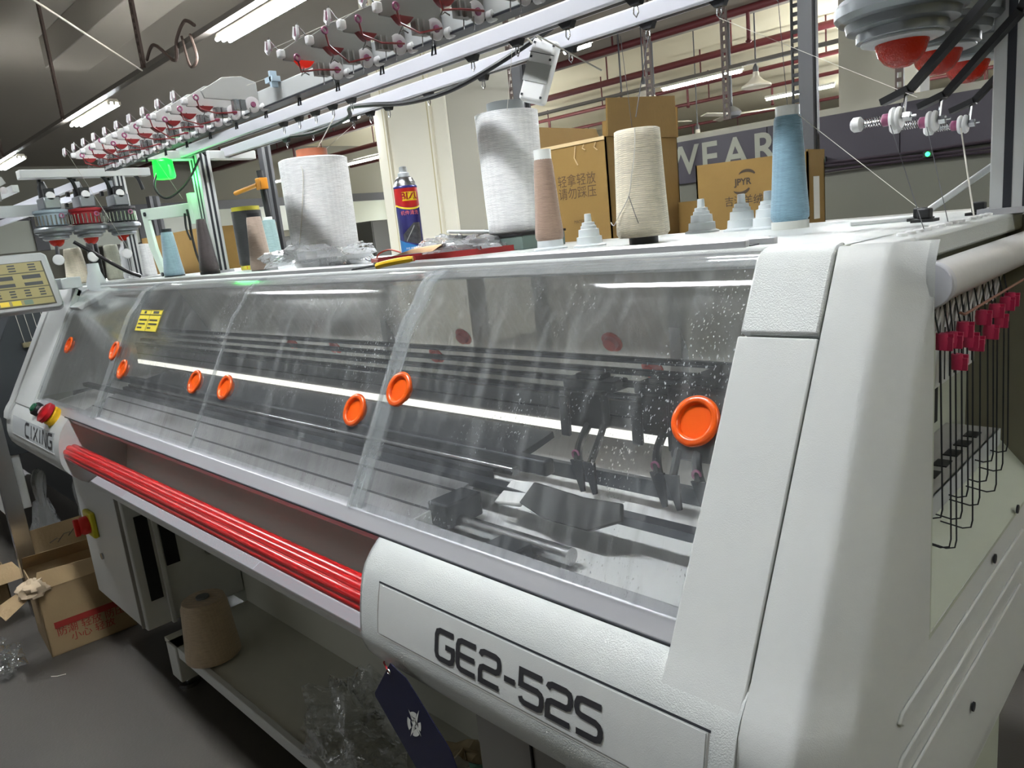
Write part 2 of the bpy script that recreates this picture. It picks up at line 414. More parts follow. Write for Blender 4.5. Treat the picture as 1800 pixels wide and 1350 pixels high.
# cream column with battens, and the second column
c1 = struct('column_1', MB().box(-8.2, -6.8, 6.0, 7.3, 0, 4.6), M_COLS, bevel=0.01)  # taupe puts the shade on the cream column's side into the colour
struct('facing_panel', MB().box(-8.2, -6.8, 5.97, 6.0, 0, 4.6), M_COLC, c1)
for x in (-7.95, -7.07):
    struct('groove', MB().box(x - 0.045, x + 0.0, 5.955, 5.975, 0, 4.6), mat('groove_ochre', (196, 184, 140), 0.7), c1)
    struct('batten', MB().box(x + 0.0, x + 0.035, 5.935, 5.975, 0, 4.6), M_COLC, c1)
struct('column_2', MB().box(-2.46, -1.98, 6.3, 6.9, 0, 4.6), M_COLS)
struct('trim_10', MB().box(-1.98, -1.9, 6.3, 6.4, 0, 4.6), M_COLC)

# partition with the sign
pw = struct('wall_partition', MB().box(-4.02, 3.2, 6.0, 6.08, 0, 1.62), M_PART)
struct('cap_strip', MB().box(-4.02, 3.2, 5.97, 6.1, 1.98, 2.03), M_COLS, pw)
sg = thing('wall_sign', 'dark plum sign band with pale letters WEAR above the grey partition', 'sign', (-1.5, 6.0, 1.62))
for x0, x1 in ((-4.02, -2.9), (-2.9, -1.9), (-1.9, -0.6), (-0.6, 1.0), (1.0, 3.2)):
    obj('sign_panel', MB().box(x0 + 0.004, x1 - 0.004, 5.96, 6.04, 1.62, 1.98), M_SIGN, sg)
for ch, cx in (('W', -3.706), ('E', -3.426), ('A', -3.18), ('R', -2.925)):
    obj('letter', text_mb(ch, lambda x, z: (x + cx, 5.955, z + 1.805), 0.34, bold=0.006), M_SIGNT, sg)
cd = MB()
for z, o in ((1.60, 0.0), (1.565, 0.012), (1.64, -0.01)):
    cd.tube([(x, 5.93 + o, z + 0.012 * math.sin(x * 2.3 + z * 40)) for x in [-2.9 + 0.25 * k for k in range(22)]], 0.011, 6)
tag(obj('conduit_run', cd, mat('conduit', (56, 46, 54), 0.5)), 'bundle of dark conduits along the sign band', 'conduit')
M_LED = mat('green_led', (20, 200, 70), 0.3, emit=(30, 240, 90), estr=4)
for i, (x, z, l) in enumerate(((-2.44, 1.66, 'tiny green indicator light left of the blue cone'), (-1.7, 1.60, 'tiny green indicator light under the three feeders'))):
    t = thing('indicator_light', l, 'light', (x, 5.9, z))
    obj('housing', MB().box(x - 0.03, x + 0.03, 5.9, 5.93, z - 0.02, z + 0.02), M_BLACK, t)
    obj('lens', MB().lathe([(0.016, 0), (0.012, 0.012), (0.004, 0.016)], 10, (x, 5.9, z), 'y', rot=Matrix.Diagonal((1, -1, 1)).to_3x3()), M_LED, t)

# ------------------------------------------------------------------ ceiling lights, tracks, struts
def fixture(x0, x1, y, z, label, tubes=3, e=TUBE_ROW, group='fluorescent ceiling lights'):
    t = thing('ceiling_light', label, 'light', ((x0 + x1) / 2, y, z), group)
    hw = 0.054 if tubes > 1 and e < 200 else 0.03
    obj('housing', MB().extx([(y - hw, z + 0.016), (y + hw, z + 0.016), (y + hw * 0.7, z + 0.05), (y - hw * 0.7, z + 0.05)], x0, x1), M_ENAMEL, t)
    for k in range(tubes):
        yy = y + (k - (tubes - 1) / 2) * 0.05
        tb = obj('tube', MB().cyl((x0 + 0.02, yy, z), (x1 - 0.02, yy, z), 0.014 if tubes > 1 else 0.02, 8), tube_mat(e), t)
        if tubes > 1: obj('socket', MB().box(x1 - 0.02, x1 + 0.012, yy - 0.012, yy + 0.012, z - 0.012, z + 0.02), M_ENAMEL, tb)
    return t
fixture(-5.7, -4.42, 2.85, 3.0, 'lit three-tube fluorescent fixture at the top edge, nearest of the left row')
fixture(-9.5, -8.2, 2.85, 3.0, 'lit three-tube fluorescent fixture in the middle of the left row')
fixture(-13.3, -12.03, 2.85, 3.0, 'lit three-tube fluorescent fixture cut by the left edge of the picture')
fixture(-9.5, -8.4, 5.9, 3.0, 'slim lit tube left of the cream column, upper one', 1, 110)
fixture(-13.5, -12.3, 9.0, 3.0, 'slim lit tube left of the cream column, lower one beside the white cone', 1)
fixture(-17.5, -16.3, 9.0, 3.0, 'short lit tube just right of the left aluminium post', 1)
fixture(-5.9, -4.72, 9.1, 3.0, 'long lit tube left of the grey post in the far hall', 1, 110)
fixture(-5.9, -4.78, 12.1, 3.0, 'lit tube crossing behind the grey post in the far hall', 1, 110)
fixture(-4.95, -4.6, 5.95, 3.0, 'short lit tube beside the hanging white control box', 1, 130)
L0 = 'fluorescent ceiling fixture above the machine, out of the picture'
for x, y, e in ((-1.35, 2.85, 34), (2.0, 2.85, 20), (-1.35, 0.14, TUBE_NEAR), (1.6, 0.14, 14), (-4.4, 0.14, 40)):
    fixture(x - 0.64, x + 0.64, y, 3.0, L0, e=e)
L1 = 'added fill lamp for the far hall ceiling, hidden from view'
for x in (-1.13, -0.345, 0.07):  # added tubes, kept out of sight, that brighten the cream ceiling
    for y in (14.0, 17.5, 22, 28): fixture(x * y - 0.35, x * y + 0.35, y, 3.1, L1, 3, e=FILL_FAR * (0.5 if x == -0.345 else 1.15))

def track(x0, x1, y, z, label):
    t = thing('cable_track', label, 'track', ((x0 + x1) / 2, y, z))
    obj('channel', MB().extx([(y - 0.035, z), (y + 0.035, z), (y + 0.035, z + 0.04), (y + 0.03, z + 0.04), (y + 0.03, z + 0.006), (y - 0.03, z + 0.006), (y - 0.03, z + 0.04), (y - 0.035, z + 0.04)], x0, x1), M_TRACK, t)
    return t
track(-14, 4, 2.76, 3.05, 'grey cable track carrying the left row of fluorescent lights')
track(-14, 4, 9.15, 3.06, 'dark cable track above the lit tube in the far hall')
def strut(x, y, z0, z1, label, w=0.034, m=M_STRUT):
    """slotted steel hanger: two flanges and rungs"""
    mb = MB()
    for s in (-1, 1): mb.box(x + s * w / 2 - 0.006, x + s * w / 2 + 0.006, y - 0.012, y + 0.012, z0, z1)
    z = z0
    while z < z1 - 0.03: mb.box(x - w / 2, x + w / 2, y - 0.010, y + 0.010, z, z + 0.026); z += 0.062
    return tag(obj('slotted_hanger', mb, m), label, 'hanger', 'slotted steel hangers')
strut(-6.95, 2.72, 3.06, 4.6, 'slotted brown hanger meeting the track near the tangled cable', 0.05)
strut(-9.45, 2.72, 3.06, 4.6, 'slotted brown hanger ending at the middle left light', 0.05)
strut(-12.4, 2.72, 3.06, 4.6, 'slotted brown hanger ending at the leftmost light', 0.05)
strut(-3.75, 5.6, 1.5, 4.6, 'slotted hanger left of the sign band behind the beige cone', 0.05)
strut(-3.05, 5.6, 2.05, 4.6, 'slotted hanger above the letter A of the sign', 0.04)
strut(-2.62, 5.9, 2.05, 4.6, 'dark slotted hanger beside the taupe column, right of the grey post', 0.06, M_BLACK)
strut(-1.82, 5.7, 2.03, 4.6, 'slotted brown hanger under the big feeder domes', 0.04)
strut(-5.35, 5.6, 1.6, 4.6, 'slotted hanger between the white box and the cardboard flap', 0.045)
# tangled cable on the track
cb = MB(); cb.tube(smooth_path([(-6.9, 2.74, 3.12), (-6.5, 2.66, 3.14), (-6.3, 2.72, 2.98), (-6.15, 2.70, 3.1), (-6.0, 2.72, 3.2), (-5.8, 2.7, 3.12)]), 0.014, 6)
cb.tube(smooth_path([(-6.05, 2.7, 3.1), (-5.95, 2.68, 2.86), (-5.85, 2.7, 2.9), (-5.9, 2.7, 3.08)]), 0.011, 6)
tag(obj('loose_cable', cb, M_STRUT), 'tangled brown cable looped on the light track', 'cable')
tag(obj('tie_wire', MB().cyl((-6.95, 2.70, 3.04), (-4.3, 1.05, 2.82), 0.007, 6), mat('wire_pale', (176, 168, 150), 0.6)), 'thin pale wire slanting from the hanger to the left edge', 'wire')

# steel posts standing behind the machine
for x, y, w, h, l in ((-1.285, 3.0, 0.055, 3.05, 'grey steel post rising behind the blue yarn cone'), (-2.8, 3.0, 0.06, 2.3, 'dark steel post behind the hanging white control box'),
                   (-5.62, 3.0, 0.075, 2.24, 'dark steel post left of the big white yarn cone'), (-7.01, 2.6, 0.085, 1.99, 'dark greenish steel post behind the mint bracket')):
    t = thing('steel_post', l, 'post', (x, y, 0), 'steel posts behind the machine')
    obj('profile', MB().box(x - w / 2, x + w / 2, y - w / 2, y + w / 2, 0, h), M_POST, t)
    obj('slot_strip', MB().box(x + w / 2, x + w / 2 + 0.006, y - w / 6, y + w / 6, 0, h), M_BLACK, t)
    obj('foot_plate', MB().box(x - w, x + w, y - w, y + w, 0, 0.012), M_POST, t)

# red sprinkler pipes, rods, pendant lamps and fans of the far hall
for i, (y, z, r) in enumerate(((11.6, 4.32, 0.06), (14.6, 4.4, 0.07), (17.5, 4.4, 0.05), (20.3, 4.4, 0.05), (25.5, 4.4, 0.05), (31, 4.4, 0.06), (9.4, 4.5, 0.05))):
    t = thing('sprinkler_pipe', ['dark red pipe hung under the ceiling edge beam', 'thick red pipe running highest across the cream ceiling', 'red pipe second from the top across the cream ceiling',
              'red pipe just above the pendant lamp', 'red pipe level with the ceiling fan', 'lowest and farthest red pipe under the cream ceiling', 'brown pipe under the taupe ceiling, nearest of the pipes'][i], 'pipe', (-10, y, z), 'red sprinkler pipes')
    obj('run', MB().cyl((-26, y, z), (12, y, z), r, 10), M_PIPE, t)
    for k in range(11):
        x = -24 + k * 3.1 + 0.7 * (i % 3)
        obj('hanger_rod', MB().cyl((x, y, z), (x, y, 5.2 if y > 12 else 4.6), 0.018, 6), M_PIPE, t)
    for k in range(5):
        x = -20 + k * 4.7 + 0.9 * (i % 2)
        obj('dropper', MB().cyl((x, y, z - 0.45), (x, y, z), 0.03, 6).lathe([(0.03, 0), (0.055, 0.03), (0.03, 0.05)], 8, (x, y, z - 0.5)), M_PIPE, t)
def pendant(x, y, z, r, label):
    t = thing('pendant_lamp', label, 'lamp', (x, y, z), 'pendant lamps of the far hall')
    obj('shade', MB().lathe([(r, 0), (r * 0.98, 0.03), (r * 0.5, 0.10), (r * 0.22, 0.17), (r * 0.2, 0.24)], 20, (x, y, z)), M_ENAMEL, t)
    obj('holder', MB().lathe([(r * 0.16, 0.24), (r * 0.2, 0.30), (r * 0.08, 0.36)], 10, (x, y, z)), M_POST, t)
    obj('cord', MB().cyl((x, y, z + 0.3), (x, y, 5.2), 0.012, 6), M_POST, t)
pendant(-6.05, 12.1, 3.22, 0.24, 'white saucer pendant lamp hanging above the letter R')
pendant(-9.0, 15.2, 2.84, 0.24, 'small white pendant lamp just above the letter E')
pendant(-7.75, 11.4, 3.32, 0.2, 'white pendant lamp beside the slotted hanger, over the cardboard flap')
def fan(x, y, z, a0, label):
    t = thing('ceiling_fan', label, 'fan', (x, y, z), 'ceiling fans of the far hall')
    obj('motor', MB().lathe([(0.05, -0.06), (0.15, -0.03), (0.17, 0.03), (0.12, 0.09), (0.04, 0.14)], 16, (x, y, z)), M_POST, t)
    obj('down_rod', MB().cyl((x, y, z + 0.1), (x, y, 5.1), 0.02, 8), M_POST, t)
    obj('canopy', MB().lathe([(0.05, 4.96 - z), (0.10, 5.08 - z), (0.11, 5.2 - z)], 12, (x, y, z)), M_POST, t)
    for k in range(3):
        R = Matrix.Rotation(a0 + k * 2 * PI / 3, 3, 'Z') @ Matrix.Rotation(0.2, 3, 'X')
        obj('blade', MB().obox(Vector((x, y, z)) + R @ Vector((0.45, 0, 0)), 0.30, 0.075, 0.008, R), M_ENAMEL, t, bevel=0.006)
fan(-6.85, 12.75, 2.95, 0.35, 'white three-bladed ceiling fan above the letter A')
fan(-7.95, 12.0, 2.98, 1.2, 'white ceiling fan behind the cardboard flap')
t = thing('air_unit', 'grey hanging air unit left of the slotted hanger', 'air unit', (-8.2, 11.5, 3.0))
obj('casing', MB().box(-8.5, -7.85, 11.3, 11.8, 3.02, 3.28), M_POST, t, bevel=0.03)
obj('grille', MB().box(-8.4, -7.95, 11.27, 11.3, 3.06, 3.2), M_BLACK, t)
obj('hanger_rod', MB().cyl((-8.3, 11.5, 3.28), (-8.3, 11.5, 4.6), 0.015, 6), M_POST, t)

# ------------------------------------------------------------------ the knitting machine
XL, XR = -3.07, -0.205                # ends of the machine
TZ = 1.35                             # table height
def sy(z): return 0.544 + (z - 1.008) * 0.5614          # sloping front
mach = thing('knitting_machine', 'long pale grey flat knitting machine with clear sloping windows and red rod', 'knitting machine', (-1.64, 0.95, 0.0))
def part(name, mb, m, parent=None, **k): return obj(name, mb, m, parent or mach, **k)

# lower carcass ------------------------------------------------------
part('back_panel', MB().box(-2.549, -0.45, 1.0, 1.02, 0.15, 0.78), M_SHELF)
part('rear_frame', MB().box(XL + 0.02, XR - 0.06, 1.02, 1.36, 0.12, 0.90), M_SIDE)
sh = part('shelf', MB().box(-2.549, -0.62, 0.70, 1.0, 0.145, 0.16), M_SHELF)
part('shelf_lip', MB().extx([(0.695, 0.128), (0.715, 0.128), (0.715, 0.166), (0.695, 0.166)], -2.42, -0.62), M_WHITE, sh, bevel=0.003)
cab = part('electric_cabinet', MB().box(-3.05, -2.55, 0.655, 1.0, 0.20, 0.775), M_WHITE, bevel=0.006)
part('front_door', MB().box(-3.035, -2.575, 0.646, 0.655, 0.215, 0.765), M_WHITE, cab, bevel=0.003)
part('seam_strip', MB().box(-2.572, -2.566, 0.645, 0.655, 0.21, 0.77), M_GREY, cab)
part('cable_slot', MB().box(-2.551, -2.545, 0.685, 0.725, 0.30, 0.60), M_BLACKM, cab)
part('cable_slot', MB().box(-2.551, -2.545, 0.756, 0.80, 0.40, 0.60), M_BLACKM, cab)
part('slot_post', MB().box(-2.551, -2.535, 0.735, 0.747, 0.2, 0.775), M_WHITE, cab)
sw = part('main_switch', MB().box(-2.93, -2.84, 0.628, 0.646, 0.475, 0.57), mat('yellow_plastic', (206, 196, 30), 0.4), cab, bevel=0.006)
part('switch_knob', MB().lathe([(0.033, 0), (0.033, -0.02), (0.026, -0.03)], 16, (-2.885, 0.628, 0.522), 'y'), mat('red_knob', (214, 36, 30), 0.35), cab)
part('switch_grip', MB().box(-2.892, -2.878, 0.583, 0.60, 0.49, 0.554), mat('red_knob', (214, 36, 30), 0.35), cab, bevel=0.004)
part('lock', MB().lathe([(0.012, 0), (0.012, -0.006)], 12, (-2.86, 0.646, 0.40), 'y'), M_STEEL, cab)
part('knob_screw', MB().lathe([(0.014, 0), (0.014, 0.012), (0.006, 0.014)], 12, (-2.55, 0.90, 0.40), 'x'), M_STEEL)
for x in (-2.47, -0.66):
    lg = part('leg', MB().box(x - 0.04, x + 0.04, 0.69, 0.77, 0.035, 0.16), M_WHITE, bevel=0.004)
    part('foot', MB().lathe([(0.035, 0.0), (0.035, 0.012), (0.012, 0.016), (0.012, 0.04)], 14, (x, 0.725, 0)), M_STEEL, lg)
    lg = part('leg', MB().box(x - 0.04, x + 0.04, 1.2, 1.28, 0.035, 0.16), M_WHITE, bevel=0.004)
    part('foot', MB().lathe([(0.035, 0.0), (0.035, 0.012), (0.012, 0.016), (0.012, 0.04)], 14, (x, 1.24, 0)), M_STEEL, lg)
rcab = part('motor_cabinet', MB().box(-0.62, -0.24, 0.62, 1.0, 0.06, 0.77), M_WHITE, bevel=0.01)
part('motor_door', MB().box(-0.60, -0.27, 0.612, 0.62, 0.10, 0.70), M_GREY, rcab, bevel=0.004)

# trough, light bar, red rod ----------------------------------------
part('trough_upper', MB().sheetx([(0.545, 0.984), (0.60, 0.945), (0.672, 0.905)], -2.42, -0.84, 0.004), M_TROUGH)
part('trough_lower', MB().sheetx([(0.672, 0.905), (0.676, 0.87), (0.66, 0.80), (0.585, 0.785)], -2.42, -0.84, 0.004), M_TROUGH)
lb = part('light_bar', MB().extx([(0.553, 0.777), (0.60, 0.772), (0.605, 0.80), (0.585, 0.806), (0.553, 0.792)], -2.46, -0.84), M_WHITE, bevel=0.003)
M_PGLOW = mat('paper_glow', (236, 236, 242), 0.4, emit=(236, 238, 250), estr=0.09)  # faint glow added to brighten the paper strips, which are no lamp
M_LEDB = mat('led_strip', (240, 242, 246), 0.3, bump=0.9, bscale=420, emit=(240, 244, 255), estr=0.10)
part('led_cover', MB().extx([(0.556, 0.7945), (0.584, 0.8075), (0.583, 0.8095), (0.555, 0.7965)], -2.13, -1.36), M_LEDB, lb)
part('paper_strip', MB().extx([(0.556, 0.7945), (0.584, 0.8075), (0.583, 0.8085), (0.555, 0.7955)], -2.40, -2.13), M_PGLOW, lb)
part('paper_strip', MB().extx([(0.556, 0.7945), (0.584, 0.8075), (0.583, 0.8085), (0.555, 0.7955)], -1.36, -0.90), M_PGLOW, lb)
for k in range(9): part('screw', MB().lathe([(0.0025, 0), (0.0025, 0.002)], 8, (-1.32 + k * 0.05, 0.592, 0.805)), M_STEEL, lb)
rp = []
for k in range(96):
    a = 2 * PI * k / 96
    r = 0.0230 + 0.0035 * abs(math.sin(a * 4)) ** 0.8
    rp.append((0.53 + r * math.cos(a), 0.888 + r * math.sin(a)))
rod = part('start_rod', MB().extx(rp, -2.43, -0.84), M_RED, sharp=50)
part('rod_end', MB().lathe([(0.018, 0), (0.018, -0.012)], 16, (-2.43, 0.53, 0.888), 'x'), M_REDA, rod)

# window sill rail ---------------------------------------------------
part('sill_rail', MB().extx([(0.5390, 0.9915), (0.553, 1.012), (0.575, 1.012), (0.575, 0.975), (0.546, 0.975)], -2.76, -0.36), M_ALUW, bevel=0.002)
part('sill_groove', MB().extx([(0.5375, 0.9895), (0.5375, 0.9918), (0.541, 0.9918), (0.541, 0.9895)], -2.45, -0.37), M_DARK)

# front cover with the model lettering -------------------------------
CP = [(0.548, 0.9905), (0.5375, 0.9895), (0.532, 0.9865), (0.520, 0.976), (0.508, 0.962), (0.500, 0.946), (0.4955, 0.93), (0.4905, 0.908), (0.487, 0.888), (0.4845, 0.868), (0.486, 0.85), (0.492, 0.834), (0.503, 0.818), (0.522, 0.803), (0.56, 0.792), (0.66, 0.78)]
def cy(z): return interp([(zz, yy) for yy, zz in CP if zz >= 0.866], z)
cov = part('front_cover', MB().sheetx(CP, -0.858, -0.288, 0.006), M_SPARK, sharp=60)
part('cover_end', MB().prism([(-0.858, y, z) for y, z in CP] + [(-0.858, 0.66, 1.0)], (0.004, 0, 0)), M_WHITE, cov)
ins_p = [(cy(z) - 0.0012, z) for z in (0.9455, 0.935, 0.92, 0.90, 0.8805)]
part('inset_panel', MB().sheetx(ins_p, -0.812, -0.316, 0.001), M_WHITE, cov)
for z in (0.948, 0.878): part('groove_shading', MB().sheetx([(cy(z + 0.0011) - 0.0004, z + 0.0011), (cy(z - 0.0011) - 0.0004, z - 0.0011)], -0.816, -0.312, 0.0008), M_DARK if z > 0.9 else M_PLASTW, cov)  # flat lines: groove shade above and highlight below put into the colour
for x in (-0.8145, -0.3135): part('groove_shading', MB().sheetx([(cy(z) - 0.0004, z) for z in (0.9475, 0.93, 0.91, 0.8785)], x - 0.001, x + 0.001, 0.0008), M_GREY, cov)
lx_ = -0.687
for ch in 'GE2-52S':
    part('letter', stroke_mb(ch, lx_, 0.8905, 0.0315, 0.0345, 0, 0.0068, lambda x, z: (x, cy(z) - 0.0020, z)), M_INK, cov)
    lx_ += (0.55 if ch == '-' else 1.0) * 0.0315 + 0.0085
part('lower_door', MB().box(-0.82, -0.3, 0.640, 0.65, 0.2, 0.77), M_GREY)
part('door_seam', MB().box(-0.70, -0.30, 0.636, 0.641, 0.742, 0.745), M_BLACK)
part('door_seam', MB().box(-0.70, -0.697, 0.636, 0.641, 0.3, 0.745), M_BLACK)

# right end: strip with lid, end cover, side --------------------------
EP = [(0.738, 1.350), (0.7345, 1.347), (0.716, 1.314), (0.69, 1.268), (0.65, 1.196), (0.60, 1.107), (0.56, 1.037), (0.544, 1.008), (0.531, 0.985), (0.517, 0.968), (0.508, 0.952), (0.503, 0.93), (0.499, 0.88), (0.497, 0.82), (0.500, 0.76), (0.51, 0.72), (0.535, 0.695), (0.60, 0.685)]
def ey(z): return interp([(zz, yy) for yy, zz in EP if zz > 0.75], z)
lo_ = [(y - 0.004, z) for y, z in EP if z <= 1.27]
lo_ = [(ey(1.268) - 0.004, 1.2685)] + lo_[1:]
part('corner_strip', MB().sheetx(lo_, -0.372, -0.2895, 0.03), M_WHITE, bevel=0.002, sharp=60)
up_ = [(ey(z) - 0.005, z) for z in (1.2715, 1.30, 1.33, 1.342)] + [(0.739, 1.3505), (0.755, 1.353)]
part('lid_block', MB().sheetx(up_, -0.370, -0.2895, 0.03), M_SPARK, bevel=0.003, sharp=60)
def yo(z):                            # rear edge of the side skin = front edge of the side opening
    if z >= 1.328: return ey(z) + 0.014
    if z > 1.268: return ey(1.328) + 0.014 + (0.738 - ey(1.328) - 0.014) * (1.328 - z) / 0.06
    if z > 0.962: return 0.738
    return 1.30
ec = MB(); zs = sorted(set([z for y, z in EP] + [1.328, 1.3, 1.268, 1.25, 1.1, 0.963, 0.961]), reverse=True)
cols = [(-0.2875, 0.0), (-0.246, 0.0), (-0.241, 0.0005), (-0.237, 0.003), (-0.2335, 0.007), (-0.2125, 0.030), (-0.209, 0.034), (-0.2065, 0.039), (-0.2055, 0.045)]
rows = []
for z in zs:
    y0 = interp([(zz, yy) for yy, zz in EP], z) - 0.004
    r = []
    for x, d in cols:
        yy = min(y0 + d, yo(z)) if z > 0.69 else y0 + d
        r.append((x, yy, z))
    r.append((-0.205, max(yo(z), y0 + 0.046 if z < 1.3 else yo(z)), z)); r.append((-0.2125, r[-1][1], z))
    rows.append(r)
nc = len(rows[0])
ec.add([p for r in rows for p in r], [(i * nc + k, i * nc + k + 1, (i + 1) * nc + k + 1, (i + 1) * nc + k) for i in range(len(rows) - 1) for k in range(nc - 1)], True)
endc = part('end_cover', ec, M_WHITE, sharp=50)
part('cover_backing', MB().prism([(-0.287, y, z) for y, z in EP] + [(-0.287, 1.0, 0.685), (-0.287, 1.0, 1.35)], (0.004, 0, 0)), M_SIDE, endc)
for z in (0.917, 0.868, 0.835):       # pressed ridges of the side
    part('side_ridge', MB().prism([(-0.206, 0.655, z - 0.008), (-0.206, 1.14, z - 0.008), (-0.206, 1.15, z), (-0.206, 1.14, z + 0.008), (-0.206, 0.655, z + 0.008), (-0.206, 0.645, z)], (0.004, 0, 0)), M_WHITE, endc, bevel=0.0035)
for y, z in ((0.905, 0.785), (0.985, 0.944), (1.1, 0.968)):
    part('side_bolt', MB().lathe([(0.006, 0), (0.006, 0.002)], 10, (-0.2035, y, z), 'x'), M_DARK, endc)
# recess with the yarn tension wires
rec = part('tension_recess', MB().box(-0.305, -0.300, 0.738, 1.24, 0.96, 1.345), M_SIDE)
part('recess_front', MB().prism([(-0.205, 0.738, 0.962), (-0.300, 0.738, 0.962), (-0.300, 0.738, 1.268), (-0.205, 0.738, 1.268)], (0, 0.004, 0)), M_SIDE, rec)
part('recess_floor', MB().prism([(-0.205, 0.738, 0.962), (-0.205, 1.24, 0.962), (-0.255, 1.24, 1.02), (-0.255, 0.738, 1.02)], (0, 0, -0.005)), M_SIDE, rec)
part('recess_tray', MB().box(-0.30, -0.252, 0.742, 1.13, 1.016, 1.022), mat('speckled_tray', (236, 226, 232), 0.6, bump=0.3, bscale=600), rec)
part('recess_rear', MB().box(-0.300, -0.205, 1.24, 1.3, 0.962, 1.345), mat('olive_panel', (120, 116, 98), 0.6), rec)
part('upper_side', MB().box(-0.262, -0.256, 0.748, 1.42, 1.262, 1.348), M_SIDE, rec)
pl = part('tension_plate', MB().box(-0.262, -0.258, 0.78, 1.10, 1.165, 1.262), M_WHITE, rec)
part('dark_window', MB().box(-0.299, -0.290, 0.742, 1.04, 1.075, 1.16), mat('recess_grey', (128, 130, 126), 0.4), rec)  # plain mid-grey sheet at the back of the recess
part('slot_window', MB().box(-0.2935, -0.289, 1.045, 1.06, 1.09, 1.19), M_BLACKM, rec)
part('ledge', MB().box(-0.297, -0.232, 0.742, 1.13, 1.060, 1.068), M_GREY, rec)
for k in range(8): part('ledge_slot', MB().box(-0.262, -0.246, 0.765 + k * 0.044, 0.79 + k * 0.044, 1.068, 1.0695), M_BLACK, rec)
part('ledge_edge', MB().box(-0.234, -0.231, 0.742, 1.13, 1.046, 1.068), M_GREYP, rec)
CL = [(0.797, 1.248), (0.83, 1.244), (0.87, 1.248), (0.892, 1.233), (0.915, 1.225), (0.943, 1.249), (0.977, 1.227), (1.0, 1.248), (1.021, 1.233), (1.051, 1.249), (1.074, 1.251), (0.851, 1.217)]
for i, (y, z) in enumerate(CL):
    zb = 1.06 - 0.055 * ((i * 5) % 7) / 6.0
    w = MB().tube([(-0.222, y - 0.004, 1.285), (-0.216, y, z), (-0.212, y + 0.003, zb + 0.012), (-0.2135, y + 0.003, zb + 0.003), (-0.222, y + 0.003, zb), (-0.245, y + 0.002, zb + 0.004)], 0.0009, 5)
    wi = part('tension_wire', w, M_DARK)
    part('wire_clip', MB().lathe([(0.0055, -0.008), (0.0065, 0), (0.0055, 0.008)], 10, (-0.215, y, z)).box(-0.213, -0.205, y - 0.0015, y + 0.0015, z - 0.009, z + 0.004).box(-0.2145, -0.2055, y + 0.003, y + 0.006, z - 0.002, z + 0.007), mat('pink_clip', (196, 52, 92), 0.35), wi)
for k in range(16):
    y = 0.79 + k * 0.0195
    part('tension_spring_wire', MB().tube([(-0.257, y, 1.262), (-0.2565, y, 1.17)], 0.0007, 4), M_DARK)
    part('yarn_strip', MB().tube([(-0.228, y + 0.006, 1.282), (-0.232, y + 0.002 - 0.008 * (k % 2), 1.25)], 0.0017, 5), M_PLASTW)
part('guard_wire', MB().tube([(-0.2, 0.80, 1.276), (-0.2, 0.815, 1.272), (-0.199, 1.24, 1.279)], 0.0014, 6), mat('copper_wire', (170, 120, 100), 0.4, 0.6))
tb = part('guide_roller', MB().lathe([(0.0205, 0.0), (0.0205, 0.46)], 32, (-0.222, 0.785, 1.305), 'y'), mat('roller_grey', (206, 204, 204), 0.4, bump=0.1, bscale=40))
capm = MB(); cp = [(0.0225 * math.cos(a), 0.0225 * math.sin(a)) for a in [math.radians(v) for v in range(-60, 205, 12)]] + [(-0.0215, -0.012), (-0.010, -0.0265), (0.0, -0.026)]
capm.prism([(-0.222 + x, 0.775, 1.305 + z) for x, z in cp], (0, 0.012, 0))
part('roller_cap', capm, mat('cap_lilac', (196, 196, 204), 0.35), tb, bevel=0.0015)
part('cap_screw', MB().lathe([(0.0042, 0), (0.0042, -0.0015), (0.0022, -0.0015), (0.0022, -0.0005)], 14, (-0.222, 0.775, 1.305), 'y'), M_STEEL, tb)

# table top ------------------------------------------------------------
tab = part('table_top', MB().box(XL, -0.237, 0.80, 1.42, 1.325, TZ), M_SPARK, bevel=0.004)
part('front_band', MB().box(-0.372, -0.24, 0.748, 0.81, 1.325, TZ), M_WHITE, tab, bevel=0.003)
for y0, y1, xr in ((0.802, 0.812, -0.42), (0.835, 0.842, -0.40), (0.862, 0.867, -0.42)):
    part('table_rail', MB().box(XL + 0.2, xr, y0, y1, TZ - 0.001, TZ + 0.008), M_ALU, tab, bevel=0.0015)
part('table_channel', MB().box(XL + 0.2, -0.42, 0.8125, 0.835, TZ - 0.001, TZ + 0.0015), M_POST, tab)
for k in range(16): part('thread_eyelet', MB().lathe([(0.0055, 0), (0.0055, 0.003), (0.003, 0.004)], 10, (-0.262, 0.83 + k * 0.026, TZ)), M_PLASTW, tab)
for x, y in ((-0.345, 1.17), (-0.325, 1.12), (-0.285, 1.22), (-0.245, 1.36)):
    cl = part('thread_clip', MB().box(x - 0.008, x + 0.008, y - 0.008, y + 0.008, TZ + 0.004, TZ + 0.018), M_BLACK, tab, bevel=0.002)
    part('clip_base', MB().box(x - 0.014, x + 0.014, y - 0.014, y + 0.014, TZ, TZ + 0.004), M_BLACK, cl)
part('black_box', MB().prism([(-0.20, 1.30, TZ - 0.01), (-0.20, 1.36, TZ + 0.012), (-0.20, 1.42, TZ + 0.012), (-0.20, 1.42, TZ - 0.01)], (0.10, 0, 0)), M_BLACK, tab)
part('black_arch', MB().box(-0.262, -0.24, 1.385, 1.40, TZ, TZ + 0.02), M_BLACK, tab, bevel=0.006)

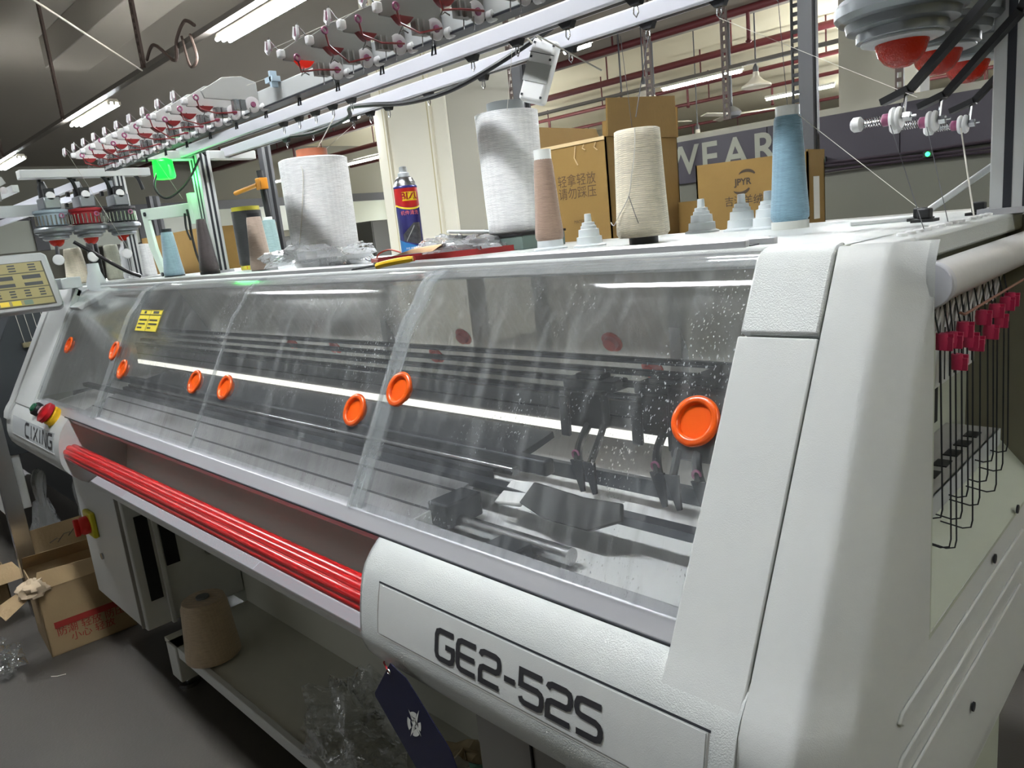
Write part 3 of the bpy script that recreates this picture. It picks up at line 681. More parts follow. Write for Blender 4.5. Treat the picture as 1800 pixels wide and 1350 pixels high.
# sloping acrylic windows ---------------------------------------------
def win_prof(off):
    p = [(sy(z) + off, z) for z in (1.012, 1.06, 1.12, 1.18, 1.24, 1.27)]
    a = arc(0.7905 + off, 1.2715 - 0.0, 0.0745, 155, 92, 9)
    a = [(y, z) for y, z in a if z > 1.285]
    return p + a + [(0.802 + off, 1.347)]
edges = [(-0.372, -0.955, 0.003), (-0.925, -1.585, 0.013), (-1.575, -2.205, 0.013), (-2.190, -2.80, 0.003)]
HND = [(-0.372 - 0.0, 1.186), (-0.907, 1.178), (-1.019, 1.137), (-1.501, 1.136), (-1.657, 1.136), (-2.134, 1.135), (-2.217, 1.179), (-2.656, 1.178)]
HND[0] = (-0.4005, 1.185)
def handle(px, pz, off, parent, m=M_ORANGE, R=0.0275, flip=1, name='finger_pull'):
    ny, nz = -0.8718 * flip, 0.4895
    yc = (sy(pz) + off) if flip == 1 else off
    rot = Matrix(((1, 0, 0), (0, -nz * flip if flip == 1 else nz, ny), (0, 0.8718, nz))) if flip == 1 else Matrix(((1, 0, 0), (0, nz, 0.8718), (0, -0.8718, nz)))
    rot = Matrix((Vector((1, 0, 0)), Vector((0, nz * 1.0, 0.8718)), Vector((0, ny, nz)))).transposed() if flip == 1 else Matrix((Vector((1, 0, 0)), Vector((0, -nz, 0.8718)), Vector((0, 0.8718, nz)))).transposed()
    pr = [(R, 0.0), (R * 1.0, 0.0025), (R * 0.95, 0.0045), (R * 0.78, 0.005), (R * 0.70, 0.004), (R * 0.66, 0.0), (R * 0.62, -0.011), (R * 0.05, -0.012)]
    return part(name, MB().lathe(pr, 40, (px, yc, pz), 'z', cap=True, rot=rot), m, parent, sharp=60)
WIN = []
for i, (a, b, off) in enumerate(edges):
    w = part('window_panel', MB().sheetx(win_prof(off), b, a, 0.004, cols=6), M_ACRYL, sharp=70)
    WIN.append(w)
    e = win_prof(off - 0.0006)
    part('panel_edge', MB().sheetx(e, b, b + 0.006, 0.005), M_ACEDGE, w)
    if i in (1,): part('panel_lap', MB().sheetx(win_prof(off - 0.004), a - 0.035, a, 0.0012), M_ACEDGE, w)
    if i == 3: part('panel_lap', MB().sheetx(win_prof(off - 0.0012), a - 0.035, a, 0.0008), M_ACEDGE, w)
    for hx, hz in HND[2 * i:2 * i + 2]: handle(hx, hz, off - 0.001, w)
# warning sticker
st = part('warning_sticker', MB().sheetx([(sy(1.231) + 0.0114, 1.231), (sy(1.284) + 0.0114, 1.284)], -2.145, -1.99, 0.0005), mat('sticker_yellow', (226, 206, 60), 0.5), WIN[2])
def stk(x, z): return (x, sy(z) + 0.0105, z)
k = MB()
for x0, x1, z0, z1 in ((-2.145, -1.99, 1.2705, 1.2725), (-2.0685, -2.0665, 1.232, 1.283), (-2.145, -1.99, 1.231, 1.2318), (-2.145, -1.99, 1.283, 1.284), (-2.145, -2.1438, 1.231, 1.284), (-1.9912, -1.99, 1.231, 1.284),
                       (-2.115, -2.10, 1.2745, 1.2805), (-2.05, -2.01, 1.2745, 1.2805), (-2.135, -2.08, 1.257, 1.2605), (-2.135, -2.085, 1.2475, 1.251), (-2.135, -2.10, 1.238, 1.2415), (-2.06, -2.005, 1.257, 1.2605), (-2.06, -2.0, 1.2475, 1.251), (-2.06, -2.035, 1.238, 1.2415)):
    k.add([stk(x0, z0), stk(x1, z0), stk(x1, z1), stk(x0, z1)], [(0, 1, 2, 3)])
part('sticker_print', k, M_INK, WIN[2])

# left end: end frame, control cover with lettering and buttons --------
def lrow(y, z): return (y, z)
part('left_frame', MB().sheetx([(y - 0.004, z) for y, z in EP if z >= 0.985] + [(0.53, 0.975)], XL, -2.795, 0.02), M_WHITE, sharp=60, bevel=0.003)
part('left_edge_strip', MB().sheetx([(y - 0.010, z) for y, z in EP if z >= 0.93], XL - 0.012, XL + 0.05, 0.03), M_WHITE, sharp=60, bevel=0.004)
LP = [(0.556, 1.012), (0.545, 0.998), (0.534, 0.985), (0.522, 0.972), (0.508, 0.952), (0.501, 0.93), (0.496, 0.905), (0.4935, 0.885), (0.494, 0.865), (0.499, 0.845), (0.512, 0.825), (0.535, 0.80), (0.575, 0.775)]
def ly(z): return interp([(zz, yy) for yy, zz in LP if zz >= 0.866], z)
lc = part('control_cover', MB().sheetx(LP, XL, -2.415, 0.006), M_WHITE, sharp=60)
part('cover_wing', MB().prism([(-2.417, y, z) for y, z in LP] + [(-2.417, 0.68, 0.80), (-2.417, 0.68, 0.90)], (0.006, 0, 0)), M_WHITE, lc)
part('cover_side', MB().prism([(XL, y, z) for y, z in LP] + [(XL, 0.70, 0.775), (XL, 0.75, 1.30)], (-0.006, 0, 0)), M_SIDE, lc)
part('cover_base', MB().prism([(XL, 0.535, 0.80), (XL, 0.575, 0.773), (XL, 0.66, 0.70), (XL, 0.66, 0.80)], (0.62, 0, 0)), M_WHITE, lc)
part('name_panel', MB().sheetx([(ly(z) - 0.0012, z) for z in (0.948, 0.93, 0.905, 0.889)], -2.98, -2.465, 0.001), M_GREYP, lc)
part('panel_line', MB().sheetx([(ly(z) - 0.0016, z) for z in (0.8895, 0.8865)], -2.985, -2.46, 0.001), M_PLASTW, lc)
lx_ = -2.80
for ch in 'CIXING':
    part('letter', stroke_mb(ch, lx_, 0.900, 0.046, 0.040, 0, 0.0085, lambda x, z: (x, ly(z) - 0.0022, z)), M_INK, lc)
    lx_ += (0.6 if ch == 'I' else 1.0) * 0.046 + 0.016
def button(x, z, r, h, m, name, parent, prof=None):
    nrm = Vector((0, -0.72, 0.69)); rot = Matrix((Vector((1, 0, 0)), Vector((0, 0.69, 0.72)), nrm)).transposed()
    return part(name, MB().lathe(prof or [(r, 0), (r, h * 0.8), (r * 0.85, h)], 18, (x, ly(z), z), 'z', rot=rot), m, parent)
b = button(-2.715, 0.984, 0.022, 0.02, M_BLACK, 'start_button', lc); button(-2.715, 0.984, 0.015, 0.026, mat('green_button', (30, 96, 66), 0.3), 'button_cap', b)
b = button(-2.61, 0.984, 0.022, 0.02, M_BLACK, 'stop_button', lc); button(-2.61, 0.984, 0.015, 0.027, mat('pale_button', (224, 196, 200), 0.3), 'button_cap', b)
b = button(-2.525, 0.982, 0.03, 0.02, mat('yellow_collar', (232, 182, 24), 0.4), 'emergency_stop', lc)
button(-2.525, 0.982, 0.03, 0.05, mat('stop_red', (176, 22, 30), 0.25), 'mushroom_cap', b, [(0.018, 0.016), (0.022, 0.02), (0.032, 0.024), (0.032, 0.036), (0.024, 0.041)])
part('key_tag', MB().lathe([(0.008, 0), (0.008, 0.006)], 10, (-2.53, ly(0.965) - 0.008, 0.962), 'y'), mat('key_green', (150, 170, 40), 0.4), lc)

# inside of the machine ----------------------------------------------
part('inner_wall', MB().prism([(-0.374, y + 0.03, z) for y, z in EP if z > 0.97] + [(-0.374, 1.3, 0.97), (-0.374, 1.3, 1.33)], (-0.006, 0, 0)), M_WHITE)
part('inner_wall', MB().prism([(-3.03, y + 0.03, z) for y, z in EP if z > 0.97] + [(-3.03, 1.3, 0.97), (-3.03, 1.3, 1.33)], (-0.006, 0, 0)), M_WHITE)
part('inner_tray', MB().sheetx([(0.57, 0.985), (0.62, 0.955), (0.80, 0.975), (0.90, 0.985), (1.34, 0.985)], -3.03, -0.374, 0.008), M_PLASTW)
part('rear_wall', MB().box(-3.03, -0.374, 1.335, 1.345, 0.90, 1.06), M_SIDE)
nb = part('needle_bed', MB().sheetx([(0.605, 0.978), (0.655, 0.995), (0.75, 1.022)], -2.55, -0.86, 0.012), M_BED)
for y, z in ((0.64, 0.9905), (0.69, 1.006)):
    part('bed_line', MB().sheetx([(y, z), (y + 0.004, z + 0.0012)], -2.55, -0.86, 0.001), M_DARK, nb)
part('bed_edge', MB().box(-2.55, -0.84, 0.738, 0.752, 1.012, 1.028), M_DARK, nb)
part('bed_plate', MB().box(-2.55, -0.80, 0.755, 0.775, 1.02, 1.034), M_STEEL, nb, bevel=0.003)
part('bed_cam_rail', MB().box(-2.6, -0.75, 0.778, 0.80, 1.02, 1.046), M_DARK, nb, bevel=0.004)
part('bed_rail_front', MB().box(-2.9, -0.38, 0.715, 0.735, 1.008, 1.02), M_RAILD)
part('rear_bed', MB().sheetx([(0.815, 1.030), (0.86, 1.036), (0.91, 1.046)], -2.6, -0.85, 0.012), mat('rear_bed', (74, 76, 80), 0.4, 0.6))
part('centre_bar', MB().box(-2.95, -0.38, 0.835, 0.845, 1.0, 1.024), M_RAILD)
part('lamp_strip', MB().box(-2.95, -0.38, 0.925, 0.935, 1.046, 1.060), mat('inner_led', (226, 224, 214), 0.4, emit=(250, 248, 236), estr=0.45))
bm_ = part('carrier_beam', MB().box(-2.95, -0.38, 0.93, 0.96, 1.060, 1.108), mat('beam_grey', (134, 134, 136), 0.35, 0.5))
part('beam_groove', MB().box(-2.95, -0.38, 0.928, 0.931, 1.082, 1.085), M_DARK, bm_)
for k in range(4):
    y = 0.925 + k * 0.024
    rl = part('carrier_rail', MB().box(-2.95, -0.38, y, y + 0.012, 1.112 + k * 0.0145, 1.122 + k * 0.0145), M_DARK, bevel=0.0015)
    part('rail_face', MB().box(-2.95, -0.38, y - 0.002, y, 1.1135 + k * 0.0145, 1.1165 + k * 0.0145), M_RAILD, rl)
part('take_down_roller', MB().cyl((-2.5, 0.655, 0.978), (-0.60, 0.655, 0.978), 0.012, 16), M_STEEL)
part('roller_block', MB().box(-0.86, -0.815, 0.63, 0.70, 0.975, 1.012), M_DARK, bevel=0.003)
part('roller_block', MB().box(-0.72, -0.66, 0.61, 0.66, 0.962, 0.985), M_DARK, bevel=0.003)
part('white_pad', MB().prism([(-0.775, 0.73, 1.030), (-0.725, 0.73, 1.034), (-0.735, 0.70, 1.006), (-0.79, 0.70, 1.0)], (0, 0.004, -0.006)), M_PLASTW, bevel=0.003)
part('black_guard', MB().prism([(-0.72, 0.72, 1.038), (-0.63, 0.72, 1.032), (-0.565, 0.72, 1.036), (-0.555, 0.705, 1.018), (-0.60, 0.69, 1.0), (-0.68, 0.69, 1.0), (-0.735, 0.70, 1.01)], (0, 0.008, -0.004)), M_BLACK, bevel=0.002)
def carrier(x, y, s=1.0):
    c = part('yarn_carrier', MB().box(x - 0.045 * s, x + 0.045 * s, y - 0.028, y - 0.006, 1.062, 1.125), M_BLACK, bevel=0.004)
    part('slider', MB().box(x - 0.06 * s, x + 0.06 * s, y - 0.012, y + 0.03, 1.122, 1.14).box(x - 0.03 * s, x + 0.03 * s, y - 0.01, y + 0.02, 1.14, 1.15), M_DARK, c, bevel=0.003)
    part('side_plate', MB().box(x - 0.052 * s, x - 0.03 * s, y - 0.036, y - 0.028, 1.045, 1.115), M_DARK, c, bevel=0.003)
    part('arm', MB().tube(smooth_path([(x + 0.005, y - 0.02, 1.07), (x + 0.012, y - 0.05, 1.052), (x + 0.04 * s, y - 0.09, 1.045), (x + 0.062 * s, y - 0.115, 1.036)]), 0.007, 8), M_BLACK, c)
    part('second_arm', MB().tube(smooth_path([(x + 0.035, y - 0.02, 1.07), (x + 0.048, y - 0.05, 1.055), (x + 0.085 * s, y - 0.112, 1.036)]), 0.006, 8), M_BLACK, c)
    part('guide_eye', MB().ring((x + 0.05 * s, y - 0.107, 1.046), 0.006, 0.002, 'y'), M_PINK, c)
    for q in (0, 1):
        fx = x + (0.062 + 0.026 * q) * s; fy = y - 0.118
        part('feeder_tip', MB().prism([(fx - 0.014, fy, 1.040), (fx + 0.010, fy, 1.042), (fx + 0.020, fy - 0.012, 0.998), (fx + 0.013, fy - 0.012, 0.996)], (0, 0.004, 0)), M_DARK, c)
for x, y in ((-0.775, 0.935), (-0.635, 0.945), (-0.565, 0.94), (-0.50, 0.95), (-0.44, 0.94)): carrier(x, y, 0.9)
part('carriage_block', MB().box(-0.60, -0.40, 0.89, 0.925, 1.04, 1.15).box(-0.57, -0.52, 0.9, 0.99, 1.15, 1.166).box(-0.46, -0.40, 0.9, 0.99, 1.15, 1.172), M_BLACK, bevel=0.005)
for k in range(3): part('bright_plate', MB().box(-0.44, -0.376, 0.887, 0.889, 1.06 + k * 0.03, 1.066 + k * 0.03), M_STEEL)
# rear windows with red finger pulls
for a, b in ((-0.38, -1.10), (-1.09, -1.75), (-1.74, -2.40), (-2.39, -3.03)):
    w = part('rear_window', MB().sheetx([(1.30, 1.0), (1.26, 1.08), (1.20, 1.20), (1.14, 1.31), (1.12, 1.325)], b, a, 0.004), M_ACRYLB)
for (hx, hy, hz) in ((-1.385, 1.19, 1.147), (-1.50, 1.19, 1.094), (-0.925, 1.19, 1.15), (-0.83, 1.19, 1.10), (-1.99, 1.19, 1.096), (-2.25, 1.19, 1.10)):
    handle(hx, hz, hy, WIN[0].parent, M_PINKH, 0.024, 0, 'rear_finger_pull')
part('rear_frame_post', MB().box(-0.80, -0.775, 1.21, 1.235, 1.0, 1.325), M_WHITE)
part('rear_frame_post', MB().box(-1.76, -1.735, 1.21, 1.235, 1.0, 1.325), M_WHITE)

# ------------------------------------------------------------------ yarn stand above the table
M_EXTR = mat('extrusion', (206, 208, 208), 0.4, 0.25)
def post(x, y, z1, parent=None, par_part=part):
    w = 0.032
    p = par_part('stand_post', MB().box(x - w, x + w, y - w * 0.7, y + w * 0.7, TZ, z1), M_EXTR, bevel=0.002)
    for s in (-1, 1):
        par_part('post_groove', MB().box(x + s * w * 0.35 - 0.005, x + s * w * 0.35 + 0.005, y - w * 0.7 - 0.0006, y - w * 0.7 + 0.002, TZ, z1), M_DARK, p)
        par_part('post_groove', MB().box(x + w - 0.002, x + w + 0.0006, y + s * w * 0.25 - 0.004, y + s * w * 0.25 + 0.004, TZ, z1), M_DARK, p)
    par_part('post_foot', MB().box(x - w - 0.012, x + w + 0.012, y - w, y + w, TZ, TZ + 0.008), M_ALUW, p)
    return p
post(-2.50, 1.10, 1.745); post(-0.235, 1.215, 2.6)
NB, FB = 1.05, 1.20
for y, nm in ((NB, 'yarn_bar'), (FB, 'yarn_bar')):
    br = part(nm, MB().box(-2.52, -0.2, y - 0.014, y + 0.014, 1.728, 1.758), mat('bar_white', (214, 214, 222), 0.35, 0.2), bevel=0.003)
    part('bar_slot', MB().box(-2.52, -0.2, y - 0.006, y + 0.006, 1.7275, 1.73), M_DARK, br)
HK_near = [-0.50, -0.58, -0.72, -0.86, -0.98, -1.10, -1.52, -1.60, -1.68, -1.76, -1.84]
HK_far = [-0.42, -0.56, -0.66, -0.80, -0.98, -1.23, -1.42, -1.58, -1.66, -1.74, -1.95, -2.1]
def hook(x, y, z=1.728):
    h = part('thread_hook', MB().prism([(x - 0.016, y, z), (x + 0.016, y, z), (x + 0.01, y, z - 0.011), (x - 0.006, y, z - 0.011)], (0, 0.012, 0)), M_BLACK)
    part('hook_wire', MB().tube([(x - 0.003, y + 0.006, z - 0.008), (x - 0.0045, y + 0.006, z - 0.022), (x, y + 0.006, z - 0.028), (x + 0.0045, y + 0.006, z - 0.022), (x + 0.003, y + 0.006, z - 0.008)], 0.0012, 5), M_STEEL, h)
    return h
for x in HK_near: hook(x, NB - 0.006)
for x in HK_far: hook(x, FB - 0.006)
# cross beam at the left end and green signal lamp
part('cross_beam', MB().box(-2.535, -2.495, 0.80, 1.30, 1.722, 1.75), M_WHITE, bevel=0.003)
part('cross_beam', MB().box(-0.22, -0.18, 0.80, 1.30, 1.76, 1.80), M_WHITE, bevel=0.003)
M_GREENL = mat('green_lens', (20, 200, 50), 0.3, emit=(14, 250, 48), estr=0.9)
sl = part('signal_lamp', MB().lathe([(0.031, -0.058), (0.034, -0.05), (0.031, 0.0), (0.024, 0.006)], 6, (-2.515, 0.985, 1.722)), M_GREENL, bevel=0.004)
part('lamp_socket', MB().lathe([(0.02, 0.006), (0.02, 0.028)], 14, (-2.515, 0.985, 1.70)), M_PLASTW, sl)
gl = bpy.data.lights.new('signal_glow', 'POINT'); gl.energy = 0.2; gl.color = (0.1, 1.0, 0.22); gl.shadow_soft_size = 0.04
go = bpy.data.objects.new('signal_glow', gl); COL.objects.link(go); go.parent = sl; go.location = (0, 0.07, -0.03)
part('lamp_cable', MB().tube(smooth_path([(-2.51, 0.97, 1.70), (-2.50, 0.94, 1.64), (-2.47, 0.96, 1.60), (-2.45, 1.02, 1.64), (-2.45, 1.08, 1.72)]), 0.0035, 6), M_BLACK, sl)
part('lamp_cable', MB().tube(smooth_path([(-2.53, 0.93, 1.75), (-2.48, 0.97, 1.772), (-2.42, 1.04, 1.765), (-2.40, 1.08, 1.72)]), 0.0035, 6), M_BLACK, sl)
part('black_cable', MB().tube(smooth_path([(-2.45, 1.02, 1.775), (-2.38, 1.02, 1.795), (-2.28, 1.0, 1.80), (-2.12, 1.02, 1.79)]), 0.0055, 8), M_BLACK)
# bracket on the left; the lamp's green light is put into its mint colour
brk = [(-2.965, 1.352), (-2.915, 1.352), (-2.965, 1.46), (-2.985, 1.565), (-2.53, 1.548), (-2.53, 1.59), (-3.045, 1.61), (-3.03, 1.47)]
M_MINT = mat('bracket_lamp_tint', (206, 224, 210), 0.45)
bk = part('feeder_bracket', MB().prism([(x, 1.075, z) for x, z in brk], (0, 0.012, 0)), M_MINT, bevel=0.002)
part('bracket_flange', MB().box(-2.56, -2.53, 1.06, 1.10, 1.52, 1.62), M_MINT, bk)
for x, z in ((-3.0, 1.588), (-2.94, 1.36), (-2.545, 1.60), (-2.545, 1.535)): part('bracket_bolt', MB().lathe([(0.008, 0), (0.008, -0.006)], 10, (x, 1.075, z), 'y'), M_DARK, bk)
part('hanging_cable', MB().tube(smooth_path([(-2.60, 1.07, 1.57), (-2.585, 1.065, 1.53), (-2.60, 1.07, 1.49), (-2.59, 1.07, 1.42), (-2.555, 1.07, TZ + 0.004)]), 0.0045, 6), M_BLACK)
part('hanging_cable', MB().tube(smooth_path([(-2.63, 1.072, 1.56), (-2.625, 1.066, 1.51), (-2.61, 1.068, 1.47)]), 0.004, 6), M_BLACK)
# flat brace on the right
rb = part('stand_brace', MB().prism([(-0.44, 1.17, TZ), (-0.355, 1.20, TZ), (-0.245, 1.27, 1.435), (-0.13, 1.34, 1.52), (-0.13, 1.34, 1.528), (-0.247, 1.27, 1.444), (-0.36, 1.20, TZ + 0.007), (-0.44, 1.17, TZ + 0.007)], (0.008, -0.026, 0)), M_EXTR, bevel=0.0015)

# thread tension rail and its devices ---------------------------------
RY, RZ = 0.82, 1.70
tr = part('tension_rail', MB().box(-2.50, -0.24, RY - 0.012, RY + 0.012, RZ - 0.006, RZ + 0.028), M_EXTR, bevel=0.002)
part('rail_lip', MB().box(-2.50, -0.24, RY - 0.014, RY + 0.014, RZ - 0.009, RZ - 0.006), M_DARK, tr)
M_PLATE = mat('device_plate', (186, 186, 184), 0.45)
M_PLATED = mat('device_plate_dark', (128, 126, 122), 0.5)
M_RINGW = mat('ceramic_white', (226, 222, 224), 0.3)
def tension_device(x, k, dark=False, bare=False):
    m = M_PLATED if dark else M_PLATE
    y0, z0 = RY - 0.012, RZ
    P = [(y0, z0 + 0.016), (y0, z0 - 0.004), (y0 - 0.02, z0 - 0.008), (y0 - 0.034, z0 + 0.008), (y0 - 0.06, z0 + 0.008), (y0 - 0.115, z0 + 0.010), (y0 - 0.120, z0 + 0.024), (y0 - 0.072, z0 + 0.052), (y0 - 0.03, z0 + 0.056), (y0, z0 + 0.046)]
    d = part('tension_device', MB().prism([(x, y, z) for y, z in P], (-0.004, 0, 0)), m, bevel=0.001)
    part('tension_disc', MB().lathe([(0.016, 0), (0.016, 0.002), (0.011, 0.0035), (0.008, 0.003)], 20, (x, y0 - 0.016, z0 + 0.001), 'x'), M_RINGW, d)
    part('disc_hub', MB().lathe([(0.0055, 0.003), (0.0055, 0.0055), (0.003, 0.006)], 12, (x, y0 - 0.016, z0 + 0.001), 'x'), M_PINK, d)
    part('adjust_knob', MB().lathe([(0.004, 0.002), (0.0085, 0.005), (0.0085, 0.016), (0.005, 0.019)], 10, (x, y0 + 0.004, z0 - 0.004), 'x'), M_PLASTW, d)
    part('spring_block', MB().box(x, x + 0.012, y0 - 0.062, y0 - 0.036, z0 - 0.012, z0 + 0.008).cyl((x + 0.013, y0 - 0.057, z0 - 0.012), (x + 0.013, y0 - 0.057, z0 + 0.008), 0.0025, 6).cyl((x + 0.013, y0 - 0.047, z0 - 0.012), (x + 0.013, y0 - 0.047, z0 + 0.008), 0.0025, 6), M_STEEL if not dark else M_PLATED, d)
    if not bare:
        lens = [(y0 - 0.064 - 0.034 * t, z0 + 0.010 - 0.012 * math.sin(PI * t)) for t in [q / 8 for q in range(9)]]
        part('red_lens', MB().prism([(x + 0.001, y, z) for y, z in lens], (0.011, 0, 0)), M_REDL if k in (0, 100) else M_REDA, d)
        part('tip_cap', MB().box(x - 0.004, x + 0.008, y0 - 0.126, y0 - 0.114, z0 + 0.012, z0 + 0.026), M_PLASTW, d, bevel=0.003)
        part('eyelet', MB().tube([(x - 0.004, y0 - 0.140, z0 + 0.038), (x - 0.006, y0 - 0.142, z0 + 0.024), (x, y0 - 0.142, z0 + 0.018), (x + 0.006, y0 - 0.142, z0 + 0.024), (x + 0.004, y0 - 0.140, z0 + 0.038)], 0.0028, 6), M_RINGW, d)
        part('eyelet_core', MB().box(x - 0.004, x + 0.004, y0 - 0.141, y0 - 0.137, z0 + 0.022, z0 + 0.036), M_PINK, d)
        part('eyelet_wire', MB().tube([(x + 0.002, y0 - 0.12, z0 + 0.02), (x + 0.002, y0 - 0.138, z0 + 0.04), (x - 0.003, y0 - 0.135, z0 + 0.044)], 0.001, 5), M_STEEL, d)
        part('stop_arm', MB().tube([(x + 0.018, y0 - 0.018, z0 - 0.002), (x + 0.022, y0 - 0.065, z0 - 0.006 - 0.008 * (k % 2)), (x + 0.024, y0 - 0.10, z0 - 0.012 + 0.02 * ((k * 3) % 4) / 3), (x + 0.024, y0 - 0.103, z0 + 0.004 + 0.02 * ((k * 3) % 4) / 3)], 0.0016, 6), M_REDA, d)
        part('arm_eye', MB().ring((x + 0.024, y0 - 0.104, z0 + 0.010 + 0.02 * ((k * 3) % 4) / 3), 0.0048, 0.002, 'x', 12, 5), M_PINK, d)
        part('wire_guide', MB().tube([(x + 0.008, y0 - 0.085, z0 + 0.012), (x + 0.009, y0 - 0.085, z0 - 0.004), (x + 0.006, y0 - 0.09, z0 - 0.014), (x + 0.012, y0 - 0.086, z0 - 0.010), (x + 0.015, y0 - 0.08, z0 - 0.014)], 0.0011, 5), M_STEEL, d)
    part('lower_wire', MB().tube([(x + 0.004, y0 - 0.045, z0 - 0.010), (x + 0.003, y0 - 0.046, z0 - 0.026)], 0.0009, 5).tube([(x + 0.004, y0 - 0.025, z0 - 0.006), (x + 0.003, y0 - 0.026, z0 - 0.024)], 0.0009, 5), M_STEEL, d)
    return d
for k in range(11): tension_device(-1.50 - 0.087 * k, k + 1 if k else 50, False, k == 0)
for k in range(8): tension_device(-1.18 + 0.092 * k, k, True)
for k in range(10): part('rail_hook', MB().tube([(-0.95 - 0.14 * k, RY + 0.004, RZ - 0.008), (-0.955 - 0.14 * k, RY + 0.004, RZ - 0.022), (-0.945 - 0.14 * k, RY + 0.004, RZ - 0.022), (-0.945 - 0.14 * k, RY + 0.004, RZ - 0.008)], 0.0018, 5), M_DARK)
part('blue_clip', MB().box(-1.43, -1.40, RY - 0.03, RY - 0.012, RZ + 0.028, RZ + 0.038).box(-1.412, -1.405, RY - 0.03, RY - 0.016, RZ + 0.018, RZ + 0.048), mat('clip_blue', (186, 206, 220), 0.4))

# yarn feeders at the right end ---------------------------------------
M_FEED = mat('feeder_grey', (134, 138, 142), 0.32, 0.55)
M_FEEDR = mat('feeder_ribbed', (58, 60, 62), 0.5, bump=0.8, bscale=260)
M_DOME = mat('dome_red', (150, 22, 6), 0.16, bump=0.5, bscale=420, emit=(190, 40, 8), estr=0.03)
def feeder(x, y, z, k, par_part=part, M=M_FEEDR, dx=0.0):
    x += dx
    f = par_part('yarn_feeder', MB().lathe([(0.045, 0.002), (0.051, 0.004), (0.051, 0.014), (0.062, 0.0165), (0.064, 0.026), (0.071, 0.028), (0.076, 0.034), (0.076, 0.045), (0.071, 0.052), (0.060, 0.054)], 36, (x, y, z)), M_FEED, sharp=30)
    par_part('signal_dome', MB().lathe([(0.002, -0.031), (0.010, -0.030), (0.019, -0.025), (0.026, -0.016), (0.030, -0.004), (0.030, 0.004)], 28, (x, y, z)), M_DOME, f)
    par_part('lower_plate', MB().lathe([(0.040, -0.002), (0.046, 0.0), (0.046, 0.006), (0.03, 0.008)], 28, (x, y, z)), M_GREYP, f)
    par_part('drum', MB().lathe([(0.060, 0.058), (0.060, 0.105), (0.066, 0.112), (0.066, 0.122), (0.05, 0.125)], 32, (x, y, z)), M, f)
    for q in range(24):
        a = 2 * PI * q / 24
        par_part('drum_pin', MB().cyl((x + 0.062 * math.cos(a), y + 0.062 * math.sin(a), z + 0.06), (x + 0.062 * math.cos(a), y + 0.062 * math.sin(a), z + 0.1), 0.0035, 5), M_STEEL, f)
    par_part('body', MB().box(x - 0.05, x + 0.06, y - 0.032, y + 0.032, z + 0.125, z + 0.175), M_FEED, f, bevel=0.006)
    par_part('clamp', MB().box(x + 0.02, x + 0.05, y - 0.02, y + 0.02, z + 0.175, z + 0.21), M_BLACK, f, bevel=0.004)
    par_part('clamp_wheel', MB().lathe([(0.016, 0), (0.018, 0.004), (0.016, 0.01)], 16, (x + 0.05, y, z + 0.178), 'x'), M_PLASTW, f)
    if dx == 0.0:
        # black arm carrying the ceramic wheel
        A = [(x + 0.112, y - 0.02, z + 0.17), (x + 0.108, y - 0.02, z + 0.040), (x + 0.098, y - 0.02, z + 0.022), (x + 0.016, y - 0.02, z - 0.060), (x - 0.016, y - 0.02, z - 0.070)]
        am = MB()
        for a, b in zip(A, A[1:]):
            a, b = Vector(a), Vector(b); t = (b - a).normalized(); s = Vector((0, 1, 0)); n = t.cross(s)
            wa = 0.018 if a.z > z + 0.035 else 0.012
            am.add([a + s * wa + n * 0.004, a - s * wa + n * 0.004, a - s * wa - n * 0.004, a + s * wa - n * 0.004, b + s * 0.008 + n * 0.004, b - s * 0.008 + n * 0.004, b - s * 0.008 - n * 0.004, b + s * 0.008 - n * 0.004],
                   [(0, 1, 2, 3), (7, 6, 5, 4), (0, 4, 5, 1), (1, 5, 6, 2), (2, 6, 7, 3), (3, 7, 4, 0)])
        par_part('sensor_arm', am, M_BLACK, f)
        wx, wy, wz = x + 0.004, y - 0.03, z - 0.092
        par_part('arm_pin', MB().cyl((x + 0.012, wy, wz), (x + 0.012, y - 0.02, z - 0.06), 0.002, 6), M_STEEL, f)
        par_part('ceramic_wheel', MB().lathe([(0.012, -0.006), (0.0135, -0.004), (0.0135, -0.002), (0.010, 0.0), (0.0135, 0.002), (0.0135, 0.004), (0.012, 0.006)], 24, (wx, wy, wz), 'x'), M_PLASTW, f)
        par_part('wheel_collar', MB().lathe([(0.006, -0.006), (0.0075, -0.009), (0.0075, -0.015), (0.004, -0.017)], 14, (wx, wy, wz), 'x'), M_PINK, f)
        par_part('wheel_axle', MB().cyl((wx - 0.048, wy, wz), (wx + 0.022, wy, wz), 0.0016, 6), M_STEEL, f)
        sp = [(wx - 0.016 - 0.022 * t / 60, wy + 0.0055 * math.cos(t * 0.75), wz + 0.0055 * math.sin(t * 0.75)) for t in range(61)]
        par_part('wheel_spring', MB().tube(sp, 0.0006, 4), M_STEEL, f)
        par_part('end_knob', MB().lathe([(0.004, 0.006), (0.009, 0.002), (0.009, -0.006), (0.006, -0.009)], 16, (wx - 0.044, wy, wz), 'x'), M_PLASTW, f)
        par_part('hex_nut', MB().lathe([(0.006, 0.008), (0.006, 0.016)], 6, (wx, wy, wz), 'x'), M_STEEL, f)
    else:
        par_part('sensor_arm', MB().cyl((x - 0.01, y, z - 0.005), (x + 0.045, y - 0.02, z - 0.075), 0.008, 8), M_POST, f)
        par_part('ceramic_wheel', MB().lathe([(0.02, -0.004), (0.023, 0), (0.02, 0.004), (0.010, 0.006)], 18, (x + 0.05, y - 0.022, z - 0.085), 'x'), M_PLASTW, f)
        par_part('feeder_eye', MB().ring((x + 0.075, y + 0.02, z + 0.095), 0.008, 0.0028, 'x', 12, 5), M_PINK, f)
    return f
